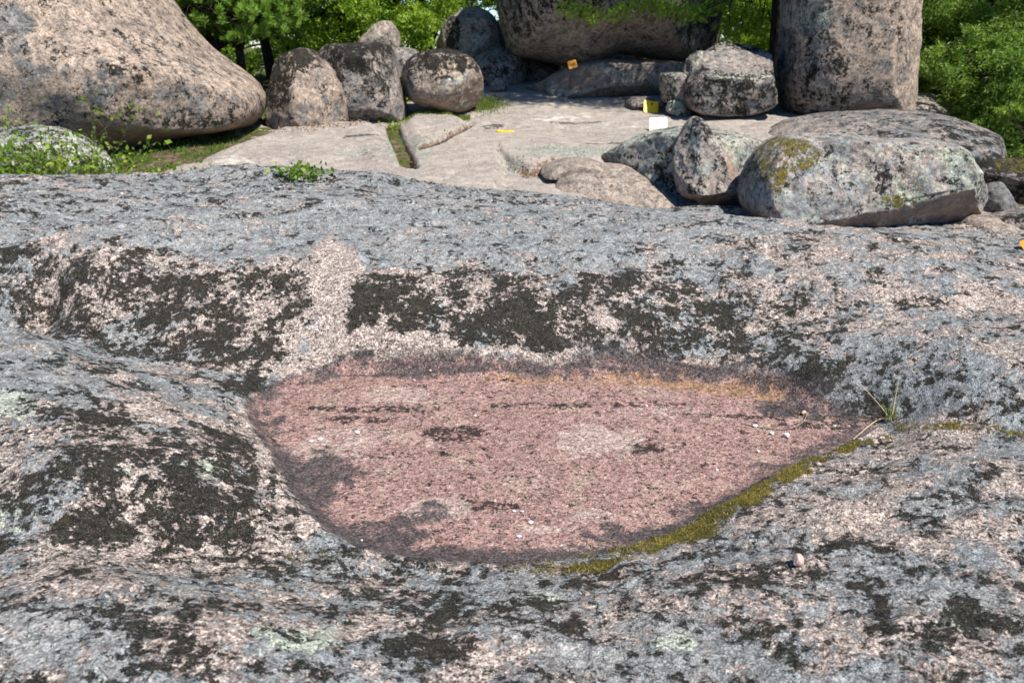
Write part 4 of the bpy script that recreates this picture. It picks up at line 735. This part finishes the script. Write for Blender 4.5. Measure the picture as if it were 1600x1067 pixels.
# plaques
def plain(name, c, ro=.45): N = NT(name); co = N.coord(); return N.finish(N.mix(N.step(N.noise(co, 30, 4, .6), .45, .7), c, tuple(x * .82 for x in c)), ro, None, 1., .4)
def plaque(label, pos, size, rx, rz, mat, marks, roll=0.):
    root = empty('plaque', pos, label, 'plaque'); root.rotation_euler = (rx, roll, rz)
    def bx(name, x0, x1, y0, y1, z0, z1, m, bev=.0):
        b = bmesh.new(); bmesh.ops.create_cube(b, size=1)
        for v in b.verts: v.co = Vector(((x0 + x1) / 2 + v.co.x * (x1 - x0), (y0 + y1) / 2 + v.co.y * (y1 - y0), (z0 + z1) / 2 + v.co.z * (z1 - z0)))
        if bev: bmesh.ops.bevel(b, geom=[e for e in b.edges if abs(e.verts[0].co.y - e.verts[1].co.y) > .001], offset=bev, segments=3, affect='EDGES')
        me = bpy.data.meshes.new(name); b.to_mesh(me); b.free(); o = obj(name, me, m, root); return o
    w_, h_ = size; bx('plate', -w_ / 2, w_ / 2, -.003, .003, 0, h_, mat, .008)
    for (x0, x1, z0, z1) in marks: bx('printed_mark', x0 * w_, x1 * w_, -.0045, -.0031, z0 * h_, z1 * h_, INK)
INK = plain('faded_ink', (.10, .05, .03)); Y_P = plain('yellow_paint', (.90, .56, .01)); W_P = plain('cream_paint', (.82, .76, .66)); O_P = plain('orange_paint', (.85, .34, .02))
q = hit_bed(1019, 177); plaque('bright yellow plaque leaning on the ledge rock left of the square-cut boulder', (q[0] - .02, q[1], q[2]), (.22, .19), math.radians(-30), .1, Y_P, [(.03, .10, .62, .82), (.0, .14, .78, .86)], .12)
q = hit_bed(1029, 206); plaque('cream white plaque standing on the bedrock behind the low grey rock', (q[0], q[1], q[2] - .01), (.235, .20), math.radians(-24), -.05, W_P, [(-.14, -.04, .62, .68), (-.08, .06, .52, .56)], -.03)
q = hit_bed(791, 207); plaque('yellow plaque lying nearly flat on the bedrock in the middle of the clearing', (q[0], q[1] - .02, q[2] + .005), (.235, .15), math.radians(-88), .1, Y_P, [(-.1, .1, .5, .56)], .04)
q = Py(896, 107, 13.55); plaque('small orange plaque with dark lettering against the underside of the overhanging boulder', (q[0], q[1], q[2]), (.135, .115), math.radians(-8), .15, O_P, [(-.3, -.2, .35, .65), (-.12, -.02, .3, .62), (.06, .16, .35, .68), (.24, .32, .35, .6)], -.25)
q = Py(1622, 392, 6.6); plaque('orange plaque whose corner shows at the right edge of the view', (q[0] + .02, q[1], q[2]), (.20, .14), math.radians(-25), .0, O_P, [(-.1, .1, .5, .6)], -.55)
# moss cushions along the near rim of the basin, real little tufts
mk = (gm > .42) & (P2[:, 1] < 5.5); ids = np.nonzero(mk)[0]; keep = rng.random(len(ids)) < np.clip((gm[ids] - .4) * 3, 0, .7) * sstep(-.12, .10, fbm(np.c_[P2[ids], P2[ids, 0] * 0] * 16, 3, 95, .65) + .08)
ids = np.repeat(ids[keep], 3); PM = V3[ids] + np.c_[rng.normal(size=(len(ids), 2)) * .005, rng.uniform(-.002, .001, len(ids))]
L_MOSS = leaf_mat('golden_moss', (.07, .06, .012), (.20, .16, .028), (.38, .31, .08), .25)
mo = part('moss_tufts', grass_obj('moss', PM, .009, .0016, rng, L_MOSS, lean=.8, seg=2), L_MOSS, ROCK); mo['kind'] = 'stuff'; mo['label'] = 'golden green moss along the near rim'

# dead leaves gathered in the cracks of the bedrock and under the boulders
LIT = leaf_mat('leaf_litter', (.10, .05, .025), (.22, .12, .06), (.38, .25, .14), .1); PT = []
for line, sp, n in ((CRACK, .04, 700), (CRACK2, .03, 120), (LEDGE[2:7], .05, 260), ([hit_bed(a, b)[:2] for a, b in ((430, 208), (540, 196), (630, 192), (745, 168))], .08, 500), ([hit_bed(a, b)[:2] for a, b in ((1030, 172), (1080, 176), (1200, 176), (1300, 182))], .1, 400), ([hit_bed(a, b)[:2] for a, b in ((820, 138), (900, 142), (1000, 148))], .12, 300)):
    L = np.array(line); u = rng.random(n) * (len(L) - 1); i = u.astype(int); f = (u - i)[:, None]; PT.append(L[i] * (1 - f) + L[i + 1] * f + rng.normal(size=(n, 2)) * sp)
PT = np.concatenate(PT); P = np.c_[PT, bed_h(PT) + rng.uniform(.002, .02, len(PT))]; lm = leaf_mesh('litter', P, .03, rng, wid=.6); 
tag(obj('leaf_litter', lm, LIT), 'dry brown leaves gathered in the cracks of the pale bedrock', 'leaves', kind='stuff')
